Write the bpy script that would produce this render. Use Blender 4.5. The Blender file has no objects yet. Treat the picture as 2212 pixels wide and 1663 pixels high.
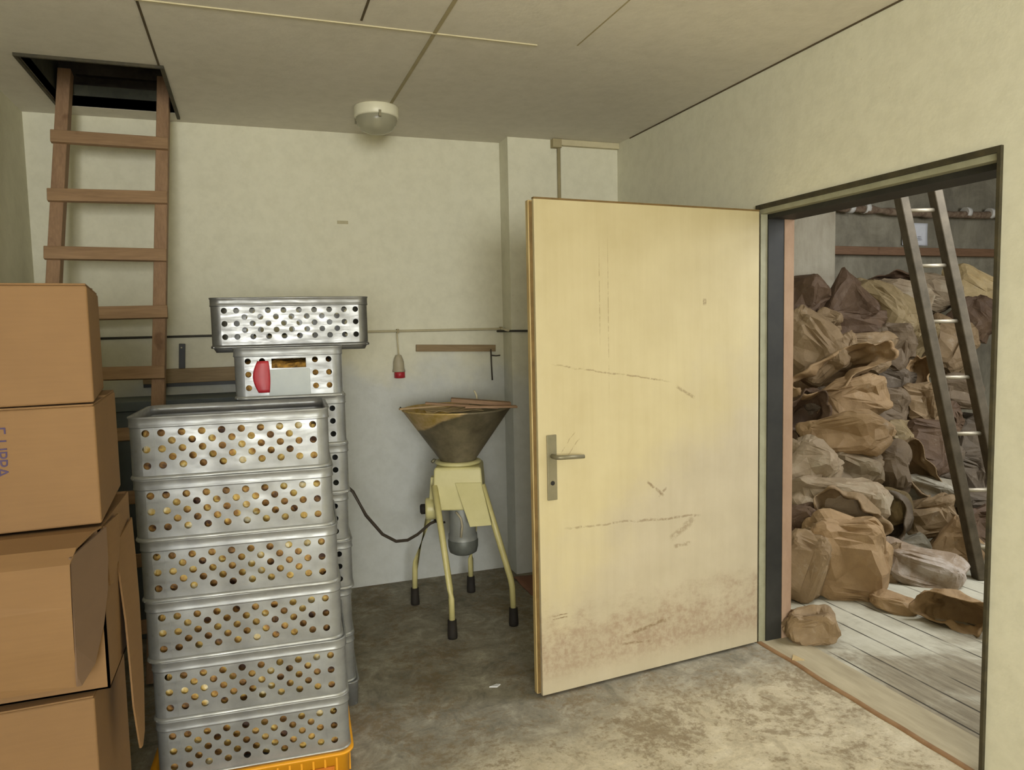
import bpy, bmesh, math, random
from mathutils import Vector, Matrix, noise
from math import sin, cos, pi, radians

# ---------------------------------------------------------------- camera
SC = bpy.context.scene
COL = SC.collection
EYE = Vector((0, 0, 1.484))
cam_data = bpy.data.cameras.new('camera')
cam_data.sensor_width = 36.0
cam_data.lens = 25.86
cam_data.clip_start = 0.05
cam = bpy.data.objects.new('camera', cam_data)
COL.objects.link(cam)
_r = Vector((0.94170904, -0.33573948, -0.02151938))
_u = Vector((0.04697192, 0.06787386, 0.99658757))
_w = Vector((0.33313318, 0.93950633, -0.07968776))
cam.matrix_world = Matrix(((_r.x, _u.x, -_w.x, EYE.x), (_r.y, _u.y, -_w.y, EYE.y),
                           (_r.z, _u.z, -_w.z, EYE.z), (0, 0, 0, 1)))
SC.camera = cam

# ---------------------------------------------------------------- world, lights, exposure
SC.view_settings.view_transform = 'Standard'
SC.view_settings.look = 'None'
SC.view_settings.gamma = 1.0
SC.view_settings.use_curve_mapping = False
SC.view_settings.exposure = 0.0
world = bpy.data.worlds.new('world')
SC.world = world
world.use_nodes = True
world.node_tree.nodes['Background'].inputs[0].default_value = (0.62, 0.66, 0.70, 1)
world.node_tree.nodes['Background'].inputs[1].default_value = 0.1


def area(name, loc, target, sx, sy, power, col):
    l = bpy.data.lights.new(name, 'AREA')
    l.shape = 'RECTANGLE'
    l.size = sx
    l.size_y = sy
    l.energy = power
    l.color = col
    o = bpy.data.objects.new(name, l)
    COL.objects.link(o)
    o.location = loc
    o.rotation_euler = (Vector(target) - Vector(loc)).to_track_quat('-Z', 'Y').to_euler()
    return o


# daylight of the window in the left wall behind the camera
LW = (1.3, 3.6, 0.0, 0.5, 1.15, 1.55)      # relative strengths
area('window_daylight', (-0.96, -1.9, 1.5), (2.0, 0.6, 1.2), 1.3, 1.1, 60 * LW[0], (0.98, 0.99, 0.99))
# added fill light before the windowless rear wall, evens out the room
area('rear_fill', (-0.15, -4.35, 1.5), (0.6, 3.0, 1.3), 1.5, 1.3, 60 * LW[1], (0.98, 0.99, 0.99))
# the camera's small flash
fl = bpy.data.lights.new('camera_flash', 'AREA')
fl.shape = 'RECTANGLE'
fl.size = 0.05
fl.size_y = 0.03
fl.energy = 6.0 * LW[3]
fl.color = (1.0, 0.98, 0.94)
flo = bpy.data.objects.new('camera_flash', fl)
COL.objects.link(flo)
flo.location = EYE + _r * -0.05 + _u * 0.06 + _w * 0.02
flo.rotation_euler = cam.matrix_world.to_euler()
# added fill lights that brighten the sack store
area('store_side_fill', (5.6, 0.6, 2.3), (3.6, 3.8, 0.6), 1.6, 1.2, 60 * LW[4], (0.96, 0.98, 1.0))
area('store_top_fill', (4.0, 2.0, 2.9), (4.0, 2.2, 0.0), 1.4, 1.0, 40 * LW[5], (0.96, 0.98, 1.0))


# ---------------------------------------------------------------- helpers
def lin(c):
    return tuple(((v / 255) / 12.92 if v / 255 <= 0.04045 else ((v / 255 + 0.055) / 1.055) ** 2.4) for v in c) + (1,)


class NT:
    """small wrapper around a material's node tree"""
    def __init__(self, name):
        self.m = bpy.data.materials.new(name)
        self.m.use_nodes = True
        self.t = self.m.node_tree
        self.b = self.t.nodes['Principled BSDF']
        self.tc = None

    def new(self, kind, **kw):
        n = self.t.nodes.new(kind)
        for k, v in kw.items():
            setattr(n, k, v)
        return n

    def link(self, a, b):
        self.t.links.new(a, b)

    def coords(self, scale=(1, 1, 1), rot=(0, 0, 0), loc=(0, 0, 0)):
        if self.tc is None:
            self.tc = self.new('ShaderNodeTexCoord')
        mp = self.new('ShaderNodeMapping')
        mp.inputs['Scale'].default_value = scale
        mp.inputs['Rotation'].default_value = rot
        mp.inputs['Location'].default_value = loc
        self.link(self.tc.outputs['Object'], mp.inputs['Vector'])
        return mp.outputs[0]

    def noise(self, scale, detail=4, rough=0.6, vec=None, dist=0.0):
        n = self.new('ShaderNodeTexNoise')
        n.inputs['Scale'].default_value = scale
        n.inputs['Detail'].default_value = detail
        n.inputs['Roughness'].default_value = rough
        n.inputs['Distortion'].default_value = dist
        self.link(vec if vec is not None else self.coords(), n.inputs['Vector'])
        return n.outputs[0]

    def ramp(self, fac, stops, interp='LINEAR'):
        r = self.new('ShaderNodeValToRGB')
        r.color_ramp.interpolation = interp
        e = r.color_ramp.elements
        while len(e) < len(stops):
            e.new(0.5)
        for i, (p, c) in enumerate(stops):
            e[i].position = p
            e[i].color = c if len(c) == 4 else (c[0], c[1], c[2], 1)
        self.link(fac, r.inputs[0])
        return r.outputs[0]

    def mix(self, fac, a, b, mode='MIX'):
        n = self.new('ShaderNodeMix', data_type='RGBA', blend_type=mode)
        for i, v in ((0, fac), (6, a), (7, b)):
            if isinstance(v, (int, float)):
                n.inputs[i].default_value = v
            elif isinstance(v, tuple):
                n.inputs[i].default_value = v
            else:
                self.link(v, n.inputs[i])
        return n.outputs[2]

    def math(self, op, a, b=0.0, c=None, clamp=False):
        n = self.new('ShaderNodeMath', operation=op)
        n.use_clamp = clamp
        for i, v in enumerate((a, b, c)):
            if v is None:
                continue
            if isinstance(v, (int, float)):
                n.inputs[i].default_value = v
            else:
                self.link(v, n.inputs[i])
        return n.outputs[0]

    def mapr(self, v, a, b, c=0.0, d=1.0, smooth=True):
        n = self.new('ShaderNodeMapRange')
        n.interpolation_type = 'SMOOTHSTEP' if smooth else 'LINEAR'
        self.link(v, n.inputs[0])
        for i, x in enumerate((a, b, c, d)):
            n.inputs[i + 1].default_value = x
        return n.outputs[0]

    def sep(self, vec):
        n = self.new('ShaderNodeSeparateXYZ')
        self.link(vec, n.inputs[0])
        return n.outputs

    def bump(self, h, strength=0.2, dist=0.01):
        n = self.new('ShaderNodeBump')
        n.inputs['Strength'].default_value = strength
        n.inputs['Distance'].default_value = dist
        self.link(h, n.inputs['Height'])
        self.link(n.outputs[0], self.b.inputs['Normal'])

    def done(self, col, rough=0.8, metal=0.0):
        if isinstance(col, tuple):
            self.b.inputs['Base Color'].default_value = col
        else:
            self.link(col, self.b.inputs['Base Color'])
        if isinstance(rough, (int, float)):
            self.b.inputs['Roughness'].default_value = rough
        else:
            self.link(rough, self.b.inputs['Roughness'])
        self.b.inputs['Metallic'].default_value = metal
        return self.m


def mottled(name, c1, c2, scale=6, rough=0.8, metal=0.0, detail=5, bump=0.0, stretch=(1, 1, 1), bscale=None):
    n = NT(name)
    v = n.coords(scale=stretch)
    f = n.noise(scale, detail, 0.65, v)
    col = n.ramp(f, [(0.3, lin(c1)), (0.7, lin(c2))])
    if bump:
        n.bump(n.noise(bscale or scale * 3, 3, 0.6, v), bump)
    return n.done(col, rough, metal)


M = {}
# plaster paints
def wall_paint(name, base, dark, low=None, zlow=1.22):
    n = NT(name)
    f = n.noise(1.6, 6, 0.6)
    f2 = n.noise(14, 4, 0.7)
    col = n.ramp(f, [(0.3, lin(dark)), (0.65, lin(base))])
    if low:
        # cooler grey on the lower wall, noisy edge to the cream
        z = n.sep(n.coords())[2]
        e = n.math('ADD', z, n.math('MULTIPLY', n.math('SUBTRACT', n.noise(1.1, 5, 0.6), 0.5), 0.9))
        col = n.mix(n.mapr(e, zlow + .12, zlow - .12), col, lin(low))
    g = n.ramp(f2, [(0.35, (0.93, 0.93, 0.92)), (0.6, (1, 1, 1))])
    col = n.mix(1.0, col, g, 'MULTIPLY')
    spots = n.ramp(n.noise(38, 2, 0.5), [(0.74, (1, 1, 1)), (0.80, (0.78, 0.74, 0.66))])
    col = n.mix(0.5, col, spots, 'MULTIPLY')
    n.bump(n.noise(45, 4, 0.6), 0.10, 0.01)
    return n.done(col, 0.85)


M['wall'] = wall_paint('cream_wall_paint', (222, 219, 196), (217, 213, 189))
M['wall_b'] = wall_paint('cream_over_cool_grey', (222, 219, 196), (217, 213, 189), (206, 208, 202))
M['ceiling'] = wall_paint('ceiling_board_paint', (224, 218, 203), (216, 210, 194))
M['groove'] = mottled('joint_dark', (74, 62, 40), (92, 78, 52), 20)
M['batten'] = mottled('joint_pale', (202, 192, 158), (192, 182, 148), 20)
M['olive_joint'] = mottled('joint_olive', (160, 148, 112), (172, 160, 124), 12)


def floor_material():
    n = NT('dusty_concrete')
    xyz = n.sep(n.coords())
    x, y = xyz[0], xyz[1]
    w = n.noise(2.2, 5, 0.65)
    # flour dust trodden in front of the store door
    yy = n.math('ADD', y, n.math('MULTIPLY', n.math('SUBTRACT', w, 0.5), 0.55))
    yy = n.math('ADD', yy, n.math('MULTIPLY', x, -0.16))
    dust = n.mapr(yy, 2.42, 1.98)
    n1 = n.noise(6.5, 10, 0.78, dist=0.6)
    n2 = n.noise(30, 8, 0.8)
    dark = n.ramp(n1, [(0.34, lin((118, 114, 100))), (0.52, lin((152, 146, 130))), (0.68, lin((188, 182, 164)))])
    pale = n.ramp(n1, [(0.36, lin((178, 166, 140))), (0.50, lin((206, 194, 166))), (0.68, lin((222, 212, 188)))])
    col = n.mix(dust, dark, pale)
    # trodden dark patches inside the dust
    pm = n.noise(2.6, 8, 0.78, vec=n.coords(loc=(3.1, 1.7, 0)), dist=0.4)
    pm = n.math('ADD', pm, n.math('MULTIPLY', n.math('SUBTRACT', n2, 0.5), 0.95))
    patch = n.mapr(pm, 0.47, 0.66)
    col = n.mix(n.math('MULTIPLY', patch, 0.75), col, lin((118, 100, 70)))
    fine = n.ramp(n2, [(0.35, (0.66, 0.65, 0.62)), (0.65, (1.12, 1.12, 1.10))])
    col = n.mix(0.8, col, fine, 'MULTIPLY')
    scr = n.noise(7, 3, 0.6, vec=n.coords(scale=(0.6, 5, 1), rot=(0, 0, 0.5)))
    col = n.mix(0.5, col, n.ramp(scr, [(0.62, (1, 1, 1)), (0.74, (1.25, 1.22, 1.15))]), 'MULTIPLY')
    n.bump(n2, 0.25, 0.006)
    return n.done(col, 0.9)


M['floor'] = floor_material()


def wood(name, c1, c2, axis=0, scale=3.0, rough=0.7, ring=14):
    n = NT(name)
    st = [8, 8, 8]
    st[axis] = 0.7
    v = n.coords(scale=tuple(st))
    f = n.noise(scale, 6, 0.7, v, 0.8)
    g = n.noise(scale * 5, 3, 0.6, v)
    k = n.noise(9, 2, 0.4)
    col = n.ramp(f, [(0.3, lin(c1)), (0.7, lin(c2))])
    col = n.mix(0.6, col, n.ramp(g, [(0.4, (0.78, 0.76, 0.73)), (0.6, (1, 1, 1))]), 'MULTIPLY')
    col = n.mix(0.6, col, n.ramp(k, [(0.25, (0.5, 0.4, 0.32)), (0.31, (1, 1, 1))]), 'MULTIPLY')
    n.bump(g, 0.15, 0.004)
    return n.done(col, rough)


M['ladder_x'] = wood('ladder_wood_x', (140, 110, 78), (166, 134, 98), 0)
M['ladder_z'] = wood('ladder_wood_z', (136, 106, 78), (160, 128, 96), 2)
M['plank'] = wood('plank_wood', (134, 112, 78), (158, 136, 100), 0)
M['stick'] = wood('stick_wood', (128, 98, 70), (158, 126, 92), 0, 4)
M['planks'] = None


def cardboard():
    n = NT('cardboard')
    f = n.noise(2.2, 4, 0.6)
    g = n.noise(60, 2, 0.5, vec=n.coords(scale=(0.15, 0.15, 2.4)))
    col = n.ramp(f, [(0.35, lin((120, 90, 55))), (0.65, lin((128, 97, 60)))])
    col = n.mix(0.25, col, n.ramp(g, [(0.4, (0.88, 0.87, 0.85)), (0.6, (1, 1, 1))]), 'MULTIPLY')
    n.bump(g, 0.05, 0.002)
    return n.done(col, 0.8)


M['card'] = cardboard()
M['card_shade'] = mottled('cardboard_shaded', (104, 82, 62), (112, 88, 66), 4)  # darker cardboard, the side flap's shade put into its colour
M['card_edge'] = mottled('cardboard_edge', (190, 160, 112), (172, 140, 94), 40)
M['ink'] = mottled('violet_ink', (62, 50, 78), (74, 60, 88), 60)
M['ink_red'] = mottled('brown_red_ink', (110, 44, 22), (122, 54, 28), 60)
M['tape'] = mottled('tape_strip', (168, 132, 88), (176, 138, 92), 10, rough=0.4)


def alu(name, base, rough, metal, dirt):
    n = NT(name)
    f = n.noise(7, 5, 0.65)
    s = n.noise(12, 3, 0.6, vec=n.coords(scale=(1, 1, 6)))
    b2 = tuple(int(v * 0.86) for v in base)
    col = n.ramp(f, [(0.32, lin(b2)), (0.66, lin(base))])
    spots = n.ramp(n.noise(16, 6, 0.7), [(0.60, (1, 1, 1)), (0.72, dirt)])
    col = n.mix(0.55, col, spots, 'MULTIPLY')
    r = n.mapr(s, 0.3, 0.7, rough - 0.06, rough + 0.1)
    n.bump(n.noise(5.5, 2, 0.5), 0.5, 0.03)
    return n.done(col, r, metal)


M['alu'] = alu('worn_aluminium', (150, 152, 150), 0.40, 0.45, (0.78, 0.72, 0.60))
M['alu_lip'] = alu('worn_aluminium_bead', (166, 167, 162), 0.40, 0.45, (0.82, 0.78, 0.70))
M['alu_bright'] = alu('bright_aluminium', (128, 129, 126), 0.36, 0.65, (0.72, 0.66, 0.56))
M['plate'] = mottled('grey_label_plate', (150, 156, 152), (160, 164, 160), 10, 0.5, 0.2)
M['yellow'] = mottled('yellow_plastic', (222, 150, 22), (232, 164, 34), 8, 0.45)
M['red'] = mottled('red_plastic', (160, 34, 44), (178, 46, 54), 20, 0.45)
M['grain'] = mottled('amber_grain', (70, 42, 16), (216, 164, 72), 60, 0.7, bump=0.4)
n = NT('amber_filling')
M['fill'] = n.done(n.mix(.5, n.ramp(n.noise(17, 3, 0.6), [(0.34, lin((70, 44, 26))), (0.47, lin((176, 132, 70))), (0.58, lin((226, 196, 110))), (0.68, lin((246, 240, 210)))]), n.ramp(n.noise(50, 3, 0.6), [(0.35, (.35, .28, .2)), (0.65, (1, .95, .8))]), 'MULTIPLY'), 0.7)


def door_paint():
    n = NT('worn_cream_door_paint')
    co = n.coords()
    xyz = n.sep(co)
    x, z = xyz[0], xyz[2]
    f = n.noise(2.4, 5, 0.6)
    # older yellowed paint on the upper latch side, greyer lower down
    zz = n.math('ADD', z, n.math('MULTIPLY', n.math('SUBTRACT', f, 0.5), 1.1))
    zz = n.math('ADD', zz, n.math('MULTIPLY', x, -0.85))
    up = n.mapr(zz, 0.10, 0.62)
    grey = n.ramp(n.noise(5, 4, 0.6), [(0.3, lin((181, 169, 141))), (0.7, lin((192, 180, 152)))])
    yel = n.ramp(n.noise(4, 4, 0.6), [(0.3, lin((190, 176, 134))), (0.7, lin((199, 186, 145)))])
    col = n.mix(up, grey, yel)
    # kicked grime near the bottom
    g = n.noise(6, 7, 0.75, vec=n.coords(scale=(1, 1, 1.8)))
    zb = n.math('ADD', z, n.math('MULTIPLY', n.math('SUBTRACT', g, 0.5), -0.9))
    gr = n.math('MULTIPLY', n.mapr(zb, 0.40, 0.12), n.mapr(n.noise(34, 6, 0.8), 0.38, 0.62, 0.35, 1.0))
    low = n.mapr(z, 0.03, 0.14)
    gr = n.math('MULTIPLY', gr, low)
    col = n.mix(n.math('MULTIPLY', gr, 0.60), col, lin((138, 106, 82)))
    # vertical scuffs
    v = n.noise(30, 3, 0.6, vec=n.coords(scale=(1, 1, 0.06)))
    col = n.mix(0.35, col, n.ramp(v, [(0.35, (0.90, 0.88, 0.85)), (0.6, (1, 1, 1))]), 'MULTIPLY')

    def mark(cx, cz, L, h, ang, amt, colr=(120, 96, 64)):
        dx = n.math('SUBTRACT', x, cx)
        dz = n.math('SUBTRACT', z, cz)
        a = n.math('ADD', n.math('MULTIPLY', dx, cos(ang)), n.math('MULTIPLY', dz, sin(ang)))
        b = n.math('ADD', n.math('MULTIPLY', dx, -sin(ang)), n.math('MULTIPLY', dz, cos(ang)))
        wob = n.math('MULTIPLY', n.math('SUBTRACT', n.noise(9, 3, 0.7), 0.5), 0.03)
        b = n.math('ABSOLUTE', n.math('ADD', b, wob))
        ma = n.mapr(n.math('ABSOLUTE', a), L / 2, L / 2 * 0.7)
        mb = n.mapr(b, h, h * 0.25)
        br = n.mapr(n.noise(40, 4, 0.7), 0.38, 0.56)
        return n.math('MULTIPLY', n.math('MULTIPLY', ma, mb), n.math('MULTIPLY', br, amt)), lin(colr)
    for a in MARKS:
        fac, c = mark(*a)
        col = n.mix(fac, col, c)
    n.bump(n.noise(14, 4, 0.6), 0.08, 0.006)
    return n.done(col, 0.55)


# scratches on the door leaf: distance from the latch edge, height, length, half-width, angle, strength
MARKS = [(0.36, 1.285, 0.60, 0.0045, -0.17, 0.6), (0.15, 1.02, 0.11, 0.003, 0.85, 0.6), (0.175, 1.00, 0.10, 0.003, 0.85, 0.5),
         (0.33, 0.67, 0.44, 0.006, -0.03, 0.5), (0.64, 0.655, 0.34, 0.007, -0.04, 0.6), (0.70, 0.60, 0.16, 0.022, 0.5, 0.45),
         (0.56, 0.79, 0.12, 0.008, -0.7, 0.7), (0.60, 0.77, 0.06, 0.006, 0.7, 0.6), (0.70, 0.53, 0.10, 0.012, 0.0, 0.5),
         (0.52, 0.20, 0.26, 0.012, 0.15, 0.75), (0.46, 0.145, 0.16, 0.008, -0.1, 0.7), (0.34, 1.52, 0.004, 0.4, 0.0, 0.5),
         (0.82, 1.57, 0.02, 0.02, 0.0, 0.7), (0.72, 1.19, 0.12, 0.01, -0.5, 0.5), (0.10, 0.33, 0.08, 0.003, 0.0, 0.9),
         (0.10, 0.318, 0.08, 0.003, 0.0, 0.9), (0.30, 1.60, 0.005, 0.26, 0.0, 0.4)]
M['door'] = door_paint()
M['door_edge'] = mottled('worn_door_edge', (168, 138, 84), (204, 186, 132), 9, 0.6, stretch=(1, 1, 0.35))
M['edge_dark'] = mottled('door_edge_grime_shade', (96, 74, 34), (128, 102, 56), 12, 0.7)
M['steel'] = mottled('dull_steel', (128, 122, 96), (142, 134, 108), 14, 0.45, 0.4)
M['dark_hole'] = mottled('dark_keyhole', (26, 24, 20), (34, 30, 24), 10, 0.8)
M['frame_dark'] = mottled('dark_olive_frame', (44, 40, 24), (74, 66, 42), 18, 0.7, stretch=(1, 1, 1))
M['frame_pale'] = mottled('grey_green_frame', (140, 138, 112), (158, 156, 130), 14, 0.5)
M['jamb_black'] = mottled('black_painted_jamb', (24, 24, 20), (48, 47, 41), 5, 0.6)
M['brick'] = None
M['cream_metal'] = mottled('cream_enamel', (202, 194, 134), (214, 206, 150), 8, 0.4)
M['cream_leg'] = mottled('cream_leg_enamel', (196, 186, 122), (210, 200, 140), 10, 0.4)
M['rubber'] = mottled('black_rubber', (26, 22, 16), (38, 32, 24), 12, 0.8)
M['motor'] = mottled('grey_motor_paint', (136, 138, 132), (150, 152, 146), 10, 0.5, 0.2)
M['motor_dark'] = mottled('dark_motor_cap', (92, 95, 88), (110, 113, 106), 10, 0.5, 0.2)
M['cable'] = mottled('dark_cable', (56, 48, 40), (66, 58, 48), 12, 0.6)
M['pipe_dark'] = mottled('dark_pipe', (52, 50, 42), (64, 60, 50), 12, 0.6)
M['plug_white'] = mottled('greyed_plug_plastic', (168, 158, 132), (182, 172, 146), 12, 0.5)
M['lamp_white'] = mottled('lamp_enamel', (226, 222, 196), (216, 212, 186), 8, 0.4)
M['slate'] = mottled('slate_grey_paint', (84, 93, 94), (98, 106, 106), 8, 0.6)
M['metal_black'] = mottled('black_strap', (30, 32, 28), (40, 42, 38), 10, 0.5)
M['beam'] = wood('old_beam', (118, 88, 62), (140, 106, 78), 0)
M['rust'] = mottled('rusty_lagging', (88, 64, 46), (150, 132, 110), 22, 0.9, bump=0.3)
M['paper'] = mottled('white_paper', (222, 224, 228), (232, 234, 238), 12, 0.7)
M['paper_ink'] = mottled('pencil_grey', (140, 140, 146), (150, 150, 156), 12, 0.7)
M['white_band'] = mottled('white_band', (214, 212, 204), (226, 222, 214), 12, 0.7)
M['store_metal'] = mottled('grimy_ladder_metal', (70, 62, 46), (104, 94, 76), 9, 0.5, 0.35)
M['rung_metal'] = mottled('pale_rung_metal', (182, 172, 150), (200, 190, 168), 9, 0.45, 0.3)
M['debris_red'] = mottled('reddish_board', (122, 84, 64), (140, 100, 78), 9, 0.8)


def hopper_material():
    n = NT('dull_zinc_hopper')
    xyz = n.sep(n.coords())
    f = n.noise(9, 6, 0.7)
    col = n.ramp(f, [(0.3, lin((92, 84, 64))), (0.7, lin((136, 126, 100)))])
    # yellow meal crust spilled over the left front of the rim
    w = n.noise(10, 5, 0.65)
    e = n.math('ADD', xyz[2], n.math('MULTIPLY', n.math('SUBTRACT', w, 0.5), 0.05))
    e = n.math('SUBTRACT', e, n.math('MULTIPLY', xyz[0], 0.42))
    crust = n.mapr(e, 0.245, 0.262)
    cc = n.ramp(n.noise(16, 5, 0.7), [(0.35, lin((176, 148, 66))), (0.6, lin((206, 178, 128)))])
    col = n.mix(crust, col, cc)
    return n.done(col, 0.55, 0.25)


M['hopper'] = hopper_material()


def brick_material():
    n = NT('pink_brick_post')
    b = n.new('ShaderNodeTexBrick')
    b.inputs['Scale'].default_value = 1.0
    b.inputs['Color1'].default_value = lin((168, 128, 104))
    b.inputs['Color2'].default_value = lin((156, 130, 104))
    b.inputs['Mortar'].default_value = lin((186, 166, 138))
    b.inputs['Mortar Size'].default_value = 0.012
    b.inputs['Brick Width'].default_value = 0.24
    b.inputs['Row Height'].default_value = 0.075
    n.link(n.coords(rot=(pi / 2, 0, 0)), b.inputs['Vector'])
    f = n.noise(6, 5, 0.7)
    col = n.mix(0.8, b.outputs[0], n.ramp(f, [(0.3, (0.72, 0.68, 0.64)), (0.7, (1.08, 1.05, 1.02))]), 'MULTIPLY')
    n.bump(n.noise(30, 3, 0.6), 0.3, 0.01)
    return n.done(col, 0.9)


M['brick'] = mottled('pinkish_plaster_post', (140, 112, 88), (172, 144, 118), 5, 0.9, bump=0.3, stretch=(1, 1, .5))


def old_plaster(name, c1, c2, c3):
    n = NT(name)
    f = n.noise(2.4, 8, 0.72, dist=0.5)
    col = n.ramp(f, [(0.3, lin(c1)), (0.5, lin(c2)), (0.72, lin(c3))])
    v = n.noise(5, 5, 0.7, vec=n.coords(scale=(3, 1, 0.35)))
    col = n.mix(0.6, col, n.ramp(v, [(0.35, (0.74, 0.72, 0.68)), (0.62, (1, 1, 1))]), 'MULTIPLY')
    n.bump(n.noise(18, 6, 0.7), 0.4, 0.02)
    return n.done(col, 0.95)


M['store_wall'] = old_plaster('damp_store_plaster', (112, 106, 92), (140, 134, 116), (166, 160, 140))
M['store_pier'] = old_plaster('pale_store_plaster', (158, 148, 128), (176, 168, 148), (190, 184, 164))


def plank_floor():
    n = NT('floured_plank_floor')
    xyz = n.sep(n.coords())
    # boards run away from the viewer, 0.14 m wide
    fr = n.math('FRACT', n.math('MULTIPLY', xyz[0], 1 / 0.14))
    gap = n.math('ABSOLUTE', n.math('SUBTRACT', fr, 0.5))
    br = n.noise(3, 3, 0.6, vec=n.coords(scale=(2, 0.8, 1)))
    gapm = n.math('MULTIPLY', n.mapr(gap, 0.455, 0.485), n.mapr(br, 0.34, 0.55))
    st = n.noise(5, 6, 0.75, vec=n.coords(scale=(7, 0.7, 1)))
    f = n.noise(2.6, 6, 0.7, dist=0.5)
    wood_c = n.ramp(st, [(0.3, lin((124, 114, 94))), (0.7, lin((166, 156, 132)))])
    flour = n.ramp(n.noise(8, 4, 0.6), [(0.3, lin((190, 185, 164))), (0.7, lin((208, 204, 184)))])
    ff = n.math('ADD', f, n.math('MULTIPLY', n.math('SUBTRACT', xyz[1], 2.35), 0.30))
    col = n.mix(n.mapr(ff, 0.36, 0.64), wood_c, flour)
    col = n.mix(0.6, col, n.ramp(st, [(0.3, (0.80, 0.79, 0.77)), (0.6, (1, 1, 1))]), 'MULTIPLY')
    col = n.mix(gapm, col, lin((58, 52, 40)))
    n.bump(st, 0.25, 0.01)
    return n.done(col, 0.9)


M['planks'] = plank_floor()
M['sill'] = mottled('dusty_sill', (158, 146, 118), (186, 174, 144), 5, 0.9, stretch=(3, 0.5, 1))
M['sill_edge'] = mottled('rust_red_sill_edge', (124, 88, 54), (156, 124, 86), 7, 0.85)


def kraft(name, c1, c2, dust=0.0, dustcol=(196, 186, 170)):
    n = NT(name)
    f = n.noise(4.5, 5, 0.65)
    col = n.ramp(f, [(0.3, lin(c1)), (0.7, lin(c2))])
    g = n.noise(22, 5, 0.7)
    col = n.mix(0.5, col, n.ramp(g, [(0.35, (0.82, 0.80, 0.77)), (0.65, (1.05, 1.04, 1.02))]), 'MULTIPLY')
    if dust:
        d = n.mapr(n.noise(5, 6, 0.7), 0.62 - dust * 0.35, 0.78 - dust * 0.3)
        col = n.mix(n.math('MULTIPLY', d, min(1, dust + 0.3)), col, lin(dustcol))
    vo = n.new('ShaderNodeTexVoronoi')
    vo.feature = 'F1'
    vo.inputs['Scale'].default_value = 9.0
    wv = n.new('ShaderNodeVectorMath', operation='ADD')
    nz = n.new('ShaderNodeTexNoise')
    nz.inputs['Scale'].default_value = 5.0
    n.link(n.coords(), nz.inputs['Vector'])
    sc = n.new('ShaderNodeVectorMath', operation='SCALE')
    sc.inputs['Scale'].default_value = 0.12
    n.link(nz.outputs['Color'], sc.inputs[0])
    n.link(n.coords(), wv.inputs[0])
    n.link(sc.outputs[0], wv.inputs[1])
    n.link(wv.outputs[0], vo.inputs['Vector'])
    h = n.math('ADD', vo.outputs['Distance'], n.math('MULTIPLY', n.noise(18, 4, 0.7), 0.35))
    n.bump(h, 0.55, 0.03)
    return n.done(col, 0.72)


K = {
    'tan': kraft('kraft_tan', (126, 104, 74), (148, 125, 92), 0.12),
    'orange': kraft('kraft_orange', (146, 118, 82), (164, 136, 98), 0.08),
    'olive': kraft('kraft_olive', (128, 110, 76), (144, 126, 90), 0.08),
    'mauve': kraft('kraft_mauve', (102, 86, 66), (120, 103, 80), 0.05),
    'dark': kraft('kraft_shade_brown', (82, 62, 45), (102, 80, 58), 0.04),  # shade inside the heap put into the paper colour
    'greydark': kraft('kraft_shade_grey', (86, 76, 62), (112, 98, 80), 0.1),  # greyer tone for shadowed sacks, their shade painted in
    'dusty': kraft('kraft_dusty', (138, 120, 94), (156, 138, 112), 0.35, (166, 154, 130)),
    'grey': kraft('kraft_grey', (130, 122, 104), (150, 142, 122), 0.5, (168, 162, 146)),
    'pale': kraft('kraft_pale', (182, 158, 112), (196, 174, 128), 0.2),
    'flour': kraft('kraft_flour', (140, 120, 98), (158, 140, 118), 0.45, (186, 176, 166)),
}


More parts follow.
